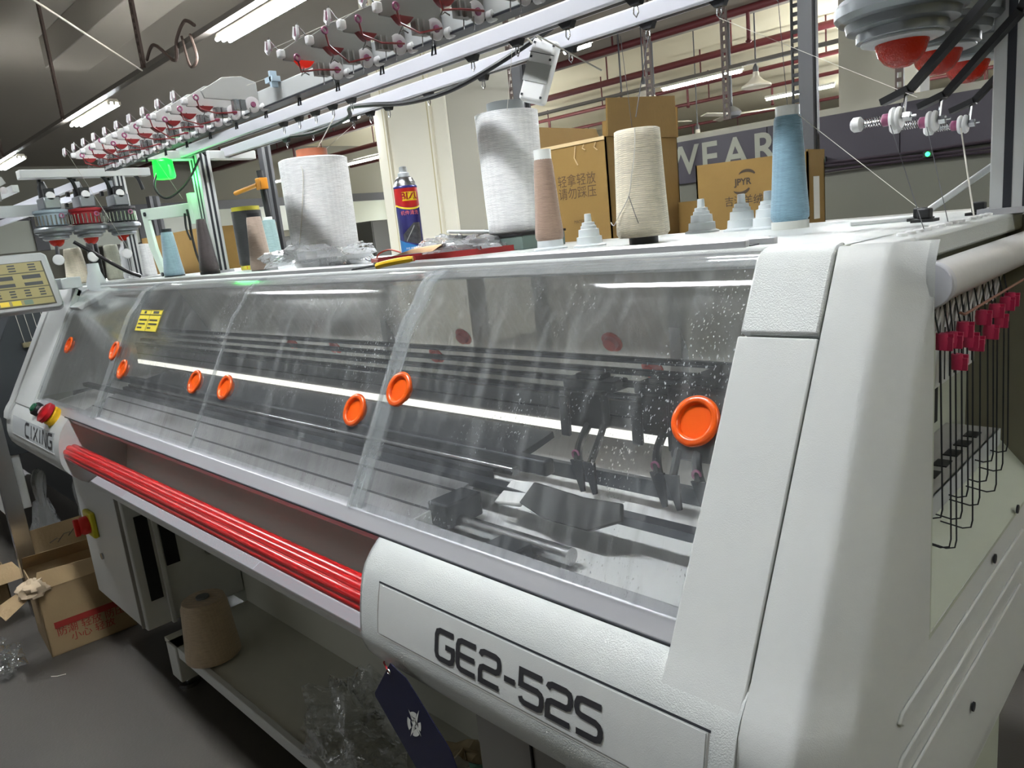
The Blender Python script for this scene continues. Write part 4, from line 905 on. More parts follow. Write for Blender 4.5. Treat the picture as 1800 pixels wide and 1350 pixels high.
for k, (x, y) in enumerate(((-0.33, 1.04), (-0.33, 1.18), (-0.335, 1.345))): feeder(x, y, 1.573, k)
part('feeder_bar', MB().box(-0.36, -0.30, 0.95, 1.5, 1.735, 1.765), M_EXTR)

# display panel on its arm at the left end ----------------------------
dr = Vector((0.22, 0.9755, 0)).normalized(); dn = Vector((0.9755, -0.22, 0.0))
du = (Vector((0, 0, 1)) - dr * 0.12 - dn * 0.22).normalized(); dr = du.cross(dn).normalized() if False else dr
dn = dr.cross(du).normalized()
DO = Vector((-2.737, 0.675, 1.297))   # lower right corner
def D(a, b, c=0.0): return DO + dr * a + du * b + dn * c
dw, dh = -0.27, 0.185
dsp = MB().prism([D(0, 0.01), D(-0.012, 0), D(dw + 0.012, 0), D(dw, 0.01), D(dw, dh - 0.01), D(dw + 0.012, dh), D(-0.012, dh), D(0, dh - 0.01)], -dn * 0.055)
M_CASE = mat('display_case', (158, 160, 160), 0.45)
dp = part('display_panel', dsp, M_CASE, bevel=0.005)
part('display_glass', MB().prism([D(-0.018, 0.014, 0.0005), D(dw + 0.02, 0.014, 0.0005), D(dw + 0.02, dh - 0.028, 0.0005), D(-0.018, dh - 0.028, 0.0005)], dn * 0.001), mat('screen_dark', (58, 56, 40), 0.3), dp)
M_SCR = mat('screen_yellow', (126, 118, 76), 0.35, emit=(190, 178, 110), estr=0.05)
M_SCRD = mat('screen_black', (48, 50, 52), 0.4)
sc1 = MB(); sc2 = MB()
def dq(mb, a0, a1, b0, b1, c): mb.add([D(a0, b0, c), D(a1, b0, c), D(a1, b1, c), D(a0, b1, c)], [(0, 1, 2, 3)])
for b0, b1 in ((0.124, 0.155), (0.076, 0.121), (0.040, 0.073), (0.018, 0.037)): dq(sc1, dw + 0.022, -0.022, b0, b1, 0.0022)
for b0, b1, cells in ((0.126, 0.152, ((-0.05, .02, 3), (-0.105, .02, 3), (-0.16, .02, 3), (-0.21, .02, 3))), (0.044, 0.070, ((-0.045, .016, 3), (-0.085, .016, 3), (-0.125, .016, 3), (-0.165, .016, 3), (-0.205, .016, 3)))):
    for a, w, n in cells:
        for q in range(n): dq(sc2, a - w / 2, a + w / 2, b0 + (b1 - b0) * (q + 0.2) / n, b0 + (b1 - b0) * (q + 0.75) / n, 0.003)
for a, w in ((-0.06, 0.05), (-0.14, 0.06), (-0.215, 0.05)):
    dq(sc2, a - w / 2, a + w / 2, 0.102, 0.115, 0.003); dq(sc2, a - w / 2, a + w / 2, 0.080, 0.091, 0.003)
part('screen_fields', sc1, M_SCR, dp); part('screen_values', sc2, M_SCRD, dp)
for i, c in enumerate(((206, 150, 60), (220, 190, 60), (196, 176, 40), (90, 110, 96))):
    q = MB(); dq(q, -0.20 + i * 0.032, -0.176 + i * 0.032, 0.020, 0.035, 0.003); part('screen_icon', q, mat('icon_%d' % i, c, 0.4, emit=c, estr=0.04), dp)
part('display_arm', MB().obox(D(0.035, 0.085, -0.05), 0.04, 0.03, 0.018), M_GREYP, dp, bevel=0.003)
part('arm_post', MB().lathe([(0.032, 0), (0.03, 0.03), (0.02, 0.06), (0.018, 0.09)], 16, (-2.80, 0.80, 1.335)), M_GREYP, dp)
part('arm_saddle', MB().prism([(-2.86, 0.70, 1.29), (-2.70, 0.70, 1.29), (-2.66, 0.82, 1.349), (-2.90, 0.82, 1.349)], (0, 0.01, -0.012)), M_WHITE, dp, bevel=0.003)

# hanging control box with its cable and threads -----------------------
cbx = thing('control_box', 'white rectangular control box hanging from the yarn bar by a cord', 'control box', (-0.975, 1.08, 1.63))
bx_r = Matrix.Rotation(-0.36, 3, Vector((0.66, -0.75, 0))) @ Matrix.Rotation(0.42, 3, 'Z')
bc = Vector((-0.975, 1.10, 1.675))
obj('case', MB().obox(bc, 0.025, 0.014, 0.056, bx_r), M_PLASTW, cbx, bevel=0.007, seg=3)
obj('label_patch', MB().obox(bc + bx_r @ Vector((0, -0.0145, -0.004)), 0.0245, 0.0006, 0.017, bx_r), mat('label_grey', (176, 178, 176), 0.4), cbx)
obj('case_seam', MB().obox(bc + bx_r @ Vector((0, -0.0143, 0.030)), 0.0245, 0.0005, 0.0005, bx_r), M_DARK, cbx)
for u, v in ((-1, 0.9), (1, 0.9), (-1, 0.42), (1, 0.42), (-1, -0.88), (1, -0.88)):
    obj('case_screw', MB().obox(bc + bx_r @ Vector((u * 0.019, -0.0145, v * 0.052)), 0.002, 0.0008, 0.002, bx_r), M_DARK, cbx)
obj('hang_cord', MB().tube(smooth_path([bc + Vector((-0.012, 0, 0.054)), (-0.965, 1.055, 1.735), (-0.97, 1.05, 1.762)]), 0.0018, 6).tube([bc + Vector((0.012, 0, 0.052)), (-0.955, 1.06, 1.74)], 0.0016, 6), M_THREAD, cbx)
obj('loose_stick', MB().cyl((-0.96, 1.07, 1.738), (-0.855, 1.13, 1.655), 0.0016, 6), M_THREAD, cbx)
tag(obj('black_power_cable', MB().tube(smooth_path([(-2.02, 1.17, 1.722), (-1.9, 1.18, 1.715), (-1.72, 1.17, 1.722), (-1.66, 1.14, 1.735), (-1.55, 1.12, 1.722), (-1.40, 1.12, 1.70), (-1.25, 1.12, 1.698), (-1.12, 1.14, 1.725), (-1.02, 1.2, 1.775)]), 0.0055, 8), M_BLACK), 'thick black cable sagging below the yarn bars across the cream column', 'cable')

# threads ---------------------------------------------------------------
def thread(pts, label, m=M_THREAD, r=0.0005): return tag(obj('yarn_thread', MB().tube(pts, r, 5), m), label, 'thread', 'yarn threads')
thread([(-1.690, 1.03, 1.62), (-1.60, 1.05, 1.70)], 'white thread from the big white cone up to the near bar', r=0.0012)
thread([(-1.70, 1.03, 1.61), (-1.74, 1.2, 1.71)], 'thin thread rising left of the brown core of the white cone')
thread([(-0.742, 1.063, 1.555), (-0.80, 1.2, 1.705)], 'dark thread from the beige cone up to a hook', M_THREADD, 0.0008)
thread([(-0.84, 1.2, 1.46), (-0.86, 1.2, 1.72)], 'fine thread in front of the cardboard flap', M_THREADD, 0.0005)
thread([(-0.559, 1.222, 1.545), (-0.56, 1.2, 1.705)], 'dark thread rising from the top of the blue cone', M_THREADD)
thread([(-0.559, 1.222, 1.545), (-0.345, 1.17, 1.365)], 'thread slanting from the blue cone down to the black clips')
thread([(-0.66, 1.2, 1.70), (-0.30, 1.0, 1.50)], 'thread slanting from the far bar to the feeder wheels', r=0.00035)
thread([(-0.33, 1.0, 1.475), (-0.262, 0.90, 1.352)], 'dark thread from the first feeder wheel to the table', M_THREADD)
thread([(-0.33, 1.14, 1.475), (-0.262, 0.99, 1.352)], 'dark thread from the middle feeder wheel to the table', M_THREADD)
thread([(-0.33, 1.30, 1.475), (-0.262, 1.10, 1.352)], 'pale thread hanging from the last feeder wheel', r=0.0011)
thread([(-1.19, 0.67, 1.725), (-0.60, 0.74, 1.74)], 'pale thread stretched across the dark tension devices')
thread([(-1.42, 0.80, 1.74), (-1.85, 0.73, 1.735)], 'pale thread from the blue clip to the left')
thread([(-2.36, 0.67, 1.73), (-2.42, 0.80, 1.45)], 'thread dropping from the leftmost tension device')
thread([(-2.52, 1.03, 1.60), (-2.36, 0.9, 1.72)], 'thread slanting behind the green signal lamp')
thread([(-0.965, 1.05, 1.73), (-0.97, 1.05, 1.9)], 'white thread rising above the control box')
thread([(-1.05, 1.08, 1.62), (-0.99, 1.05, 1.725)], 'thread left of the hanging control box')

# ------------------------------------------------------------------ yarn cones and things on the table
def cone(x, y, z, rb, rt, h, m, label, core=None, coreh=0.02, corer=None, top=0.85, name='yarn_cone', group='yarn cones on the table', foot=None, lean=0.0, cat='yarn cone'):
    t = thing(name, label, cat, (x, y, z), group)
    z0 = z
    if foot:
        obj('core_foot', MB().lathe([(rb * foot[1], 0), (rb * foot[1], foot[0])], 24, (x, y, z)), foot[2], t); z0 += foot[0]
    ch = 0.006
    obj('yarn', MB().lathe([(rb * 0.9, 0), (rb, ch), (rb * 0.995, h * 0.1)] + [(rb + (rt - rb) * q, h * q) for q in (0.3, 0.5, 0.7, 0.9)] + [(rt, h * top + h * (1 - top) * 0.7), (rt * 0.93, h * 0.99), (rt * 0.45, h * 1.0)], 40, (x, y, z0)), m, t, sharp=60, origin=(x, y, z0))
    if core: obj('core', MB().lathe([(corer or rt * 0.5, h * 0.98), (corer or rt * 0.5, h + coreh), ((corer or rt * 0.5) * 0.85, h + coreh)], 20, (x, y, z0)), core, t)
    return t
Y_WHITE = yarn_mat('yarn_white', (236, 236, 238), 300)
Y_BEIGE = yarn_mat('yarn_beige', (224, 214, 192), 330)
Y_BROWN = yarn_mat('yarn_brown', (158, 132, 116), 360)
Y_BLUE = yarn_mat('yarn_blue', (122, 156, 174), 420)
Y_BLUEG = yarn_mat('yarn_bluegrey', (136, 160, 176), 380)
Y_DARK = yarn_mat('yarn_dark', (56, 46, 46), 380)
Y_BLACK = yarn_mat('yarn_black', (30, 30, 32), 380)
Y_TEAL = yarn_mat('yarn_teal', (150, 178, 178), 380)
Y_TAN = yarn_mat('yarn_tan', (186, 166, 140), 330)
M_CORED = mat('core_grey', (104, 108, 108), 0.5)
t = cone(-1.688, 1.028, TZ, 0.083, 0.084, 0.268, Y_WHITE, 'big white yarn cone with a brown core, wrapped in plastic at its foot', mat('core_brown', (168, 98, 70), 0.6), 0.02, 0.038, top=0.93)
obj('loose_end', MB().tube(smooth_path([(-1.66, 0.962, 1.612), (-1.632, 0.962, 1.58), (-1.645, 0.954, 1.50), (-1.668, 0.946, 1.42), (-1.69, 0.942, 1.38)]), 0.0011, 5), M_THREAD, t)
t = cone(-1.20, 1.23, 1.385, 0.066, 0.070, 0.262, Y_WHITE, 'tall white yarn cone with a grey core behind the brown cone', M_CORED, 0.02, 0.042, top=0.97)
t = thing('green_box', 'low dark green box under the tall white cone', 'box', (-1.20, 1.23, TZ))
obj('carton', MB().box(-1.28, -1.12, 1.16, 1.30, TZ, TZ + 0.03), mat('box_green', (96, 112, 106), 0.6), t, bevel=0.002)
obj('carton_lid', MB().box(-1.282, -1.118, 1.158, 1.302, TZ + 0.03, TZ + 0.035), M_BLACK, t)
def holder(x, y, label, s=1.0):
    p = [(0.034, 0.0), (0.034, 0.003), (0.027, 0.006), (0.026, 0.020), (0.022, 0.021), (0.021, 0.035), (0.0165, 0.036), (0.016, 0.042), (0.0135, 0.043), (0.013, 0.049), (0.0075, 0.050), (0.0068, 0.066), (0.0045, 0.0665)]
    o = obj('cone_holder', MB().lathe([(r * s, h * s) for r, h in p], 28, (x, y, TZ)), mat('holder_grey', (206, 212, 214), 0.4), sharp=30)
    return tag(o, label, 'cone holder', 'stepped grey cone holders')
holder(-0.889, 1.10, 'grey stepped cone holder between the brown and the beige cones', 0.9)
holder(-0.800, 1.35, 'grey stepped cone holder, leftmost of the three by the logo box')
holder(-0.689, 1.305, 'grey stepped cone holder, middle one in front of the logo box')
holder(-0.625, 1.28, 'grey stepped cone holder half hidden by the blue cone')
holder(-0.974, 1.085, 'grey stepped cone holder carrying the thin brown cone', 0.95)
t = cone(-0.974, 1.085, TZ + 0.018, 0.0275, 0.0175, 0.152, Y_BROWN, 'thin brown yarn cone with a white top beside the tall white cone', mat('core_white', (236, 238, 236), 0.4), 0.016, 0.0165)
t = cone(-0.742, 1.063, TZ, 0.0445, 0.0375, 0.175, Y_BEIGE, 'cream yarn cone on a black core with a loose end', None, foot=(0.012, 0.55, M_BLACK), top=0.94)
obj('loose_end', MB().tube(smooth_path([(-0.722, 1.029, 1.534), (-0.722, 1.025, 1.50), (-0.729, 1.0215, 1.46), (-0.735, 1.019, 1.43), (-0.757, 1.0185, 1.40), (-0.772, 1.0235, 1.385), (-0.786, 1.034, 1.39)]), 0.0009, 5), M_THREAD, t)
obj('loose_end', MB().tube(smooth_path([(-0.735, 1.019, 1.43), (-0.725, 1.019, 1.40), (-0.72, 1.020, 1.385)]), 0.0006, 5), M_THREADD, t)
t = cone(-0.559, 1.222, TZ, 0.0305, 0.0215, 0.168, Y_BLUE, 'slim dusty blue yarn cone at the right end of the table', mat('core_white', (236, 238, 236), 0.4), 0.014, 0.019, foot=(0.013, 0.98, mat('core_clear', (206, 208, 202), 0.35)))
cone(-2.772, 1.053, TZ, 0.0345, 0.0205, 0.155, Y_BLUEG, 'grey blue yarn cone at the foot of the mint bracket', M_DARK, 0.010, 0.018, foot=(0.004, 1.02, M_BLACK))
cone(-2.425, 1.035, TZ, 0.031, 0.0145, 0.168, Y_DARK, 'dark brown narrow yarn cone in front of the left post', foot=(0.01, 1.0, M_BLACK))
cone(-1.984, 0.995, TZ, 0.0305, 0.0195, 0.148, Y_TAN if False else yarn_mat('yarn_taupe', (168, 148, 134), 380), 'taupe yarn cone with a dark top left of the big white cone', M_BLACK, 0.007, 0.019, foot=(0.005, 0.95, M_DARK))
cone(-2.20, 1.15, TZ, 0.0275, 0.0205, 0.15, Y_TEAL, 'pale teal yarn cone half behind the taupe cone', mat('core_white', (236, 238, 236), 0.4), 0.008, 0.014)
t = cone(-2.44, 1.20, TZ, 0.049, 0.048, 0.182, Y_BLACK, 'fat black yarn cone with yellow and red ends behind the left post', mat('core_yellow', (196, 184, 60), 0.5), 0.012, 0.046, foot=(0.014, 0.95, mat('core_yellow', (196, 184, 60), 0.5)), top=0.97)
obj('red_wedge', MB().lathe([(0.047, 0.001), (0.047, 0.012)], 6, (-2.44, 1.20, TZ + 0.001)), mat('wedge_red', (190, 50, 40), 0.5), t)
t = thing('clamp_rod', 'black rod with an orange clamp arm behind the fat black cone', 'rod', (-2.50, 1.32, TZ))
obj('rod', MB().cyl((-2.50, 1.32, TZ), (-2.53, 1.32, TZ + 0.335), 0.011, 12), M_BLACK, t)
obj('clamp', MB().box(-2.546, -2.508, 1.305, 1.335, TZ + 0.27, TZ + 0.31), M_ORANGE if False else mat('clamp_orange', (216, 140, 30), 0.4), t, bevel=0.003)
obj('clamp_arm', MB().cyl((-2.54, 1.31, TZ + 0.288), (-2.70, 1.30, TZ + 0.275), 0.008, 10), mat('clamp_orange', (216, 140, 30), 0.4), t)

# spray can -------------------------------------------------------------
sx, sy_ = -1.70, 1.313
t = thing('spray_can', 'red and blue aerosol can with a grey nozzle in front of the cream column', 'spray can', (sx, sy_, TZ))
CR = 0.0325
obj('body', MB().lathe([(CR * 0.95, 0), (CR, 0.003), (CR, 0.185), (CR * 1.03, 0.188), (CR * 0.98, 0.191)], 40, (sx, sy_, TZ)), mat('can_blue', (46, 44, 120), 0.25, 0.2), t)
obj('shoulder', MB().lathe([(CR * 0.98, 0.190), (CR * 0.9, 0.200), (CR * 0.72, 0.212), (CR * 0.55, 0.216)], 32, (sx, sy_, TZ)), M_STEEL, t)
obj('nozzle', MB().lathe([(CR * 0.5, 0.214), (CR * 0.48, 0.226), (CR * 0.34, 0.228), (CR * 0.32, 0.242), (CR * 0.2, 0.244)], 20, (sx, sy_, TZ)), M_GREYP, t)
def can_pt(u, h, o=0.0004):           # u in metres around the can, 0 faces the camera
    a = math.atan2(-sy_, -sx) + u / CR
    return (sx + (CR + o) * math.cos(a), sy_ + (CR + o) * math.sin(a), TZ + h)
def can_patch(name, rgb, lo, hi, u0=-0.06, u1=0.06, o=0.0004, n=24, m=None):
    mb = MB(); vs = []
    for i in range(n + 1):
        u = u0 + (u1 - u0) * i / n; vs += [can_pt(u, lo(u) if callable(lo) else lo, o), can_pt(u, hi(u) if callable(hi) else hi, o)]
    mb.add(vs, [(2 * i, 2 * i + 2, 2 * i + 3, 2 * i + 1) for i in range(n)], True)
    return obj(name, mb, m or mat(name + '_ink', rgb, 0.3, 0.1), t)
swp = lambda u: 0.137 - 0.011 * math.cos(min(1.5, abs(u - 0.01) / 0.03)) 
can_patch('red_field', (176, 24, 28), lambda u: swp(u) + 0.006, 0.1845)
can_patch('yellow_swoosh', (226, 200, 50), swp, lambda u: swp(u) + 0.005, o=0.0006)
can_patch('pale_blue_field', (50, 130, 200), 0.004, lambda u: 0.032 - 0.35 * u, -0.05, 0.05)
can_patch('yellow_panel', (222, 190, 30), 0.150, 0.174, -0.012, 0.032, o=0.0006)
obj('lettering', text_mb('BIZU', lambda x, z: can_pt(x + 0.012, z + 0.162, 0.0011), 0.026, bold=0.0008), mat('can_red_ink', (150, 20, 24), 0.3), t)
can_patch('picture_field', (92, 92, 96), lambda u: 0.036 - 0.3 * u, lambda u: 0.062 + 0.9 * (u + 0.02) if u < 0.012 else 0.09, -0.022, 0.032, o=0.0006, m=mat('picture_ink', (84, 84, 90), 0.35, 0.3, var=0.9, vscale=120))
obj('caption', text_mb('机件清洗', lambda x, z: can_pt(x + 0.004, z + 0.117, 0.0009), 0.013), mat('caption_pink', (226, 110, 110), 0.4), t)
can_patch('chain_band', (206, 206, 206), lambda u: 0.042 + 1.6 * (u + 0.012), lambda u: 0.046 + 1.6 * (u + 0.012), -0.014, 0.012, o=0.0009)
obj('small_print', text_mb('除锈 润滑\n防潮', lambda x, z: can_pt(x - 0.006, z + 0.018, 0.0009), 0.006), M_PLASTW, t)

# red tray and plastic bags --------------------------------------------
t = thing('red_tray', 'long flat dark red tray holding plastic bags', 'tray', (-1.33, 1.10, TZ))
A, B_ = Vector((-1.295, 0.905, 0)), Vector((-1.145, 1.165, 0))
ux = (B_ - A).normalized(); uy = Vector((-ux.y, ux.x, 0))
def tp(a, b, z): q = A + ux * a + uy * b; return (q.x, q.y, TZ + z)
TL = (B_ - A).length
M_TRAY = mat('tray_red', (150, 26, 30), 0.4)
obj('tray_base', MB().prism([tp(0, 0, 0.0), tp(TL, 0, 0.0), tp(TL, 0.17, 0.0), tp(0, 0.17, 0.0)], (0, 0, 0.004)), M_TRAY, t)
for a0, a1, b0, b1 in ((0, TL, 0, 0.004), (0, TL, 0.166, 0.17), (0, 0.004, 0, 0.17), (TL - 0.004, TL, 0, 0.17)):
    obj('tray_rim', MB().prism([tp(a0, b0, 0.0035), tp(a1, b0, 0.0035), tp(a1, b1, 0.0035), tp(a0, b1, 0.0035)], (0, 0, 0.009)), M_TRAY, t)
def crumple(c, rx, ry, rz, seed, n=22, m2=14, amp=0.25, flat=True, tear=None):
    """crumpled film blob"""
    rnd = random.Random(seed); c = Vector(c); mb = MB(); vs = []; fs = []
    ph = [[rnd.uniform(0, 6.28) for _ in range(4)] for _ in range(5)]
    for i in range(m2 + 1):
        v = i / m2 * PI
        for k in range(n):
            u = 2 * PI * k / n
            d = Vector((math.sin(v) * math.cos(u), math.sin(v) * math.sin(u), math.cos(v)))
            q = 1 + amp * (math.sin(3 * d.x * 2 + ph[0][0]) * math.sin(4 * d.y * 2 + ph[0][1]) + 0.7 * math.sin(7 * d.z + 5 * d.x + ph[1][0]) + 0.5 * math.sin(11 * d.y - 6 * d.z + ph[2][0])) + rnd.uniform(-0.5, 0.5) * amp
            p = Vector((d.x * rx * q, d.y * ry * q, d.z * rz * q))
            if flat: p.z = max(p.z, -rz * 0.55) + rz * 0.55
            vs.append(c + p)
    fs = [(i * n + k, i * n + (k + 1) % n, (i + 1) * n + (k + 1) % n, (i + 1) * n + k) for i in range(m2) for k in range(n)]
    return mb.add(vs, fs, True)
o = obj('plastic_bag', crumple((-1.36, 1.16, TZ + 0.006), 0.075, 0.07, 0.026, 3), M_FILMM, sharp=30); tag(o, 'crumpled clear plastic bag on the red tray beside the can', 'plastic bag')
o = obj('plastic_bag', crumple((-1.255, 1.13, TZ + 0.006), 0.085, 0.07, 0.022, 5), M_FILMM, sharp=30); tag(o, 'clear plastic bag with white sheets at the right of the red tray', 'plastic bag')
t = thing('paper_packet', 'pale folded packet with a black scribble on top of the bags', 'packet', (-1.27, 1.20, TZ + 0.04))
pk = Matrix.Rotation(0.9, 3, 'Z') @ Matrix.Rotation(0.10, 3, 'Y')
obj('packet', MB().obox((-1.28, 1.20, TZ + 0.046), 0.085, 0.05, 0.004, pk), mat('packet_white', (226, 230, 228), 0.5), t, bevel=0.003)
obj('scribble', MB().tube([Vector((-1.28, 1.20, TZ + 0.0505)) + pk @ Vector(p) for p in ((0.0, -0.03, 0), (0.02, -0.042, 0), (0.028, -0.03, 0), (0.034, -0.045, 0), (0.045, -0.04, 0), (0.04, -0.03, 0))], 0.0009, 5), M_INK, t)
tag(obj('cardboard_scrap', MB().prism([(-1.36, 0.99, TZ + 0.014), (-1.28, 1.04, TZ + 0.016), (-1.27, 1.06, TZ + 0.028), (-1.33, 1.02, TZ + 0.024)], (-0.03, 0.04, 0.002)), mat('scrap_tan', (212, 178, 140), 0.8)), 'folded tan card scrap at the left end of the tray', 'card')
tag(obj('hook_wire', MB().tube(smooth_path([(-1.42, 0.99, TZ + 0.004), (-1.425, 1.0, TZ + 0.02), (-1.41, 1.02, TZ + 0.028), (-1.38, 1.03, TZ + 0.02)]), 0.002, 6), mat('wire_red', (206, 90, 70), 0.4)), 'small bent red wire left of the tray', 'wire')
o = obj('plastic_wrap', crumple((-1.675, 1.0, TZ), 0.118, 0.112, 0.045, 11, 30, 16, 0.20), M_FILMM, sharp=30); tag(o, 'crumpled white plastic wrap around the foot of the big cone', 'plastic wrap')

# thread snips -----------------------------------------------------------
t = thing('thread_snips', 'thread snips with yellow and red handles on the window top', 'snips', (-1.13, 0.775, TZ))
S0 = Vector((-1.135, 0.735, TZ + 0.004)); sd = (Vector((-0.985, 0.795, TZ + 0.014)) - S0).normalized(); sn = Vector((0, 0, 1)).cross(sd)
def sp_(a, b, c=0.0): return S0 + sd * a + sn * b + Vector((0, 0, c))
obj('handle', MB().tube(smooth_path([sp_(0.055, -0.002), sp_(0.075, -0.009, 0.002), sp_(0.105, -0.010, 0.003), sp_(0.13, -0.004, 0.003)]), [0.003] + [0.0055] * 16 + [0.0045] * 2, 8), mat('snip_yellow', (222, 180, 24), 0.35), t)
obj('handle', MB().tube(smooth_path([sp_(0.05, 0.002), sp_(0.07, 0.009, 0.002), sp_(0.10, 0.012, 0.003), sp_(0.125, 0.008, 0.003)]), 0.0045, 8), mat('snip_red', (200, 40, 30), 0.35), t)
obj('blade', MB().prism([sp_(0, 0.0), sp_(0.045, -0.006), sp_(0.06, -0.003), sp_(0.055, 0.001)], (0, 0, 0.002)), M_DARK, t)
obj('blade', MB().prism([sp_(0.002, 0.001, 0.002), sp_(0.05, 0.001, 0.002), sp_(0.058, 0.004, 0.002), sp_(0.045, 0.006, 0.002)], (0, 0, 0.002)), M_STEEL, t)
obj('pivot', MB().lathe([(0.004, 0), (0.004, 0.003)], 10, sp_(0.052, 0.0, 0.004)), M_STEEL, t)

# ------------------------------------------------------------------ cartons behind the table
rk = thing('rear_bench', 'plain grey bench behind the machine carrying the cardboard boxes', 'bench', (-1.2, 1.9, 0))
obj('bench_top', MB().box(-4.9, -0.3, 1.55, 2.4, 1.29, 1.32), M_GREY, rk)
for x in (-4.8, -2.6, -0.4):
    for y in (1.6, 2.35): obj('leg', MB().box(x - 0.03, x + 0.03, y - 0.03, y + 0.03, 0, 1.29), M_GREY, rk)
BZ = 1.32
def oriented(c, ang):
    ca, sa = math.cos(ang), math.sin(ang)
    return lambda a, b, z: (c[0] + ca * a - sa * b, c[1] + sa * a + ca * b, z)
# logo carton
q = oriented((-0.958, 1.60), 0.0)
W, Dp, Hh = 0.268, 0.085, 0.176
t = thing('cardboard_box', 'cardboard box with a round dark logo behind the grey holders', 'box', (-0.83, 1.7, BZ))
M_CIN = M_CARDD
obj('front_panel', MB().prism([q(0, 0, BZ), q(W, 0, BZ), q(W, 0, BZ + Hh - 0.004), q(0, 0, BZ + Hh)], (0, 0.004, 0)), M_CARD, t)
obj('side_panel', MB().prism([q(W, 0, BZ), q(W, Dp, BZ), q(W, Dp, BZ + Hh), q(W, 0, BZ + Hh)], (-0.004, 0, 0)), M_CARD, t)
obj('side_panel', MB().prism([q(0, 0, BZ), q(0, Dp, BZ), q(0, Dp, BZ + Hh), q(0, 0, BZ + Hh)], (0.004, 0, 0)), M_CARD, t)
obj('back_panel', MB().prism([q(0, Dp, BZ), q(W, Dp, BZ), q(W, Dp, BZ + Hh - 0.02), q(0, Dp, BZ + Hh - 0.02)], (0, -0.004, 0)), M_CARD, t)
obj('bottom_panel', MB().prism([q(0, 0, BZ), q(W, 0, BZ), q(W, Dp, BZ), q(0, Dp, BZ)], (0, 0, 0.004)), M_CARD, t)
M_PRN = mat('carton_ink', (62, 48, 34), 0.7)
lx, lz = -0.958 + 0.119, BZ + 0.126
fp = lambda x, z: (lx + x, 1.5992, lz + z)
obj('logo_text', text_mb('JPYR', lambda x, z: fp(x, z), 0.020, bold=0.0006), M_PRN, t)
lg = MB()
for s in (1, -1):
    n = 16; vs = []
    for i in range(n + 1):
        a = math.radians(40 + 105 * i / n) if s > 0 else math.radians(220 + 105 * i / n)
        th = 0.009 * math.sin(PI * min(1.0, (i + 2.0) / n)) ** 0.7 if s > 0 else 0.010 * math.sin(PI * min(1.0, (n - i + 2.0) / n)) ** 0.7
        cx, cz = math.cos(a) * 0.026, math.sin(a) * 0.018
        ox = 0.008 * s
        vs += [fp(cx + ox, cz + 0.003 * s), fp(cx * (1 + th * 30) + ox, cz * (1 + th * 40) + 0.003 * s)]
    lg.add(vs, [(2 * i, 2 * i + 2, 2 * i + 3, 2 * i + 1) for i in range(n)])
obj('logo_arcs', lg, M_PRN, t)
obj('caption', text_mb('吉派羊绒', lambda x, z: fp(x, z - 0.042), 0.0235), M_PRN, t)
obj('white_label', MB().box(-0.6905, -0.6895, 1.625, 1.655, BZ + 0.03, BZ + 0.12), M_PLASTW, t)
# tall open carton
def carton(name_label, c, ang, W, Dp, Hh, bz, m=M_CARD, flaps=(), cat='box'):
    q = oriented(c, ang); t = thing('cardboard_box', name_label, cat, (c[0], c[1], bz))
    def panel(nm, a, b, z0, z1, n):
        p0, p1 = q(*a, z0), q(*b, z0); p2, p3 = q(*b, z1), q(*a, z1)
        ca, sa = math.cos(ang), math.sin(ang)
        return obj(nm, MB().prism([p0, p1, p2, p3], ((ca * n[0] - sa * n[1]) * 0.004, (sa * n[0] + ca * n[1]) * 0.004, 0)), m, t)
    panel('front_panel', (0, 0), (W, 0), bz, bz + Hh, (0, 1)); panel('back_panel', (0, Dp), (W, Dp), bz, bz + Hh, (0, -1))
    panel('side_panel', (0, 0), (0, Dp), bz, bz + Hh, (1, 0)); panel('side_panel', (W, 0), (W, Dp), bz, bz + Hh, (-1, 0))
    obj('bottom_panel', MB().prism([q(0, 0, bz), q(W, 0, bz), q(W, Dp, bz), q(0, Dp, bz)], (0, 0, 0.004)), m, t)
    for pts in flaps: obj('flap', MB().prism([q(a, b, bz + Hh + z) for a, b, z in pts], (0.003, 0.003, 0)), m, t)
    return t, q
tA, qA = carton('tall open cardboard box with raised flaps and Chinese print behind the cones', (-1.50, 1.62), 0.0, 0.27, 0.34, 0.285, BZ,
    flaps=(((0.27, 0.005, 0), (0.27, 0.335, 0), (0.272, 0.33, 0.115), (0.272, 0.01, 0.095)), ((0.0, 0.34, 0), (0.27, 0.34, 0), (0.27, 0.345, 0.085), (0.0, 0.345, 0.09)), ((0.0, 0.0, 0), (0.0, 0.34, 0), (-0.02, 0.33, 0.07), (-0.02, 0.01, 0.07))))
obj('print', text_mb('轻拿轻放\n请勿踩压', lambda x, z: (-1.338 + x, 1.6193, BZ + 0.168 + z), 0.034), mat('carton_ink_soft', (84, 62, 38), 0.8), tA)
obj('small_print', text_mb('MATERIAL', lambda x, z: (-1.33 + x, 1.6193, BZ + 0.075 + z), 0.012), mat('carton_ink_soft', (84, 62, 38), 0.8), tA)
obj('torn_tape', MB().box(-1.50, -1.232, 1.617, 1.6195, BZ + 0.278, BZ + 0.287), mat('tape_pale', (214, 186, 140), 0.5), tA)
for x, l in ((-1.33, 0.05), (-1.26, 0.02), (-1.30, 0.015)): obj('tape_shred', MB().tube([(x, 1.6165, BZ + 0.275), (x - 0.006, 1.616, BZ + 0.275 - l * 0.6), (x + 0.004, 1.616, BZ + 0.275 - l)], 0.0016, 5), mat('tape_pale', (214, 186, 140), 0.5), tA)
obj('arrow_mark', MB().box(-1.228, -1.2275, 1.66, 1.672, BZ + 0.05, BZ + 0.09).box(-1.228, -1.2275, 1.684, 1.696, BZ + 0.05, BZ + 0.09), M_PRN, tA)
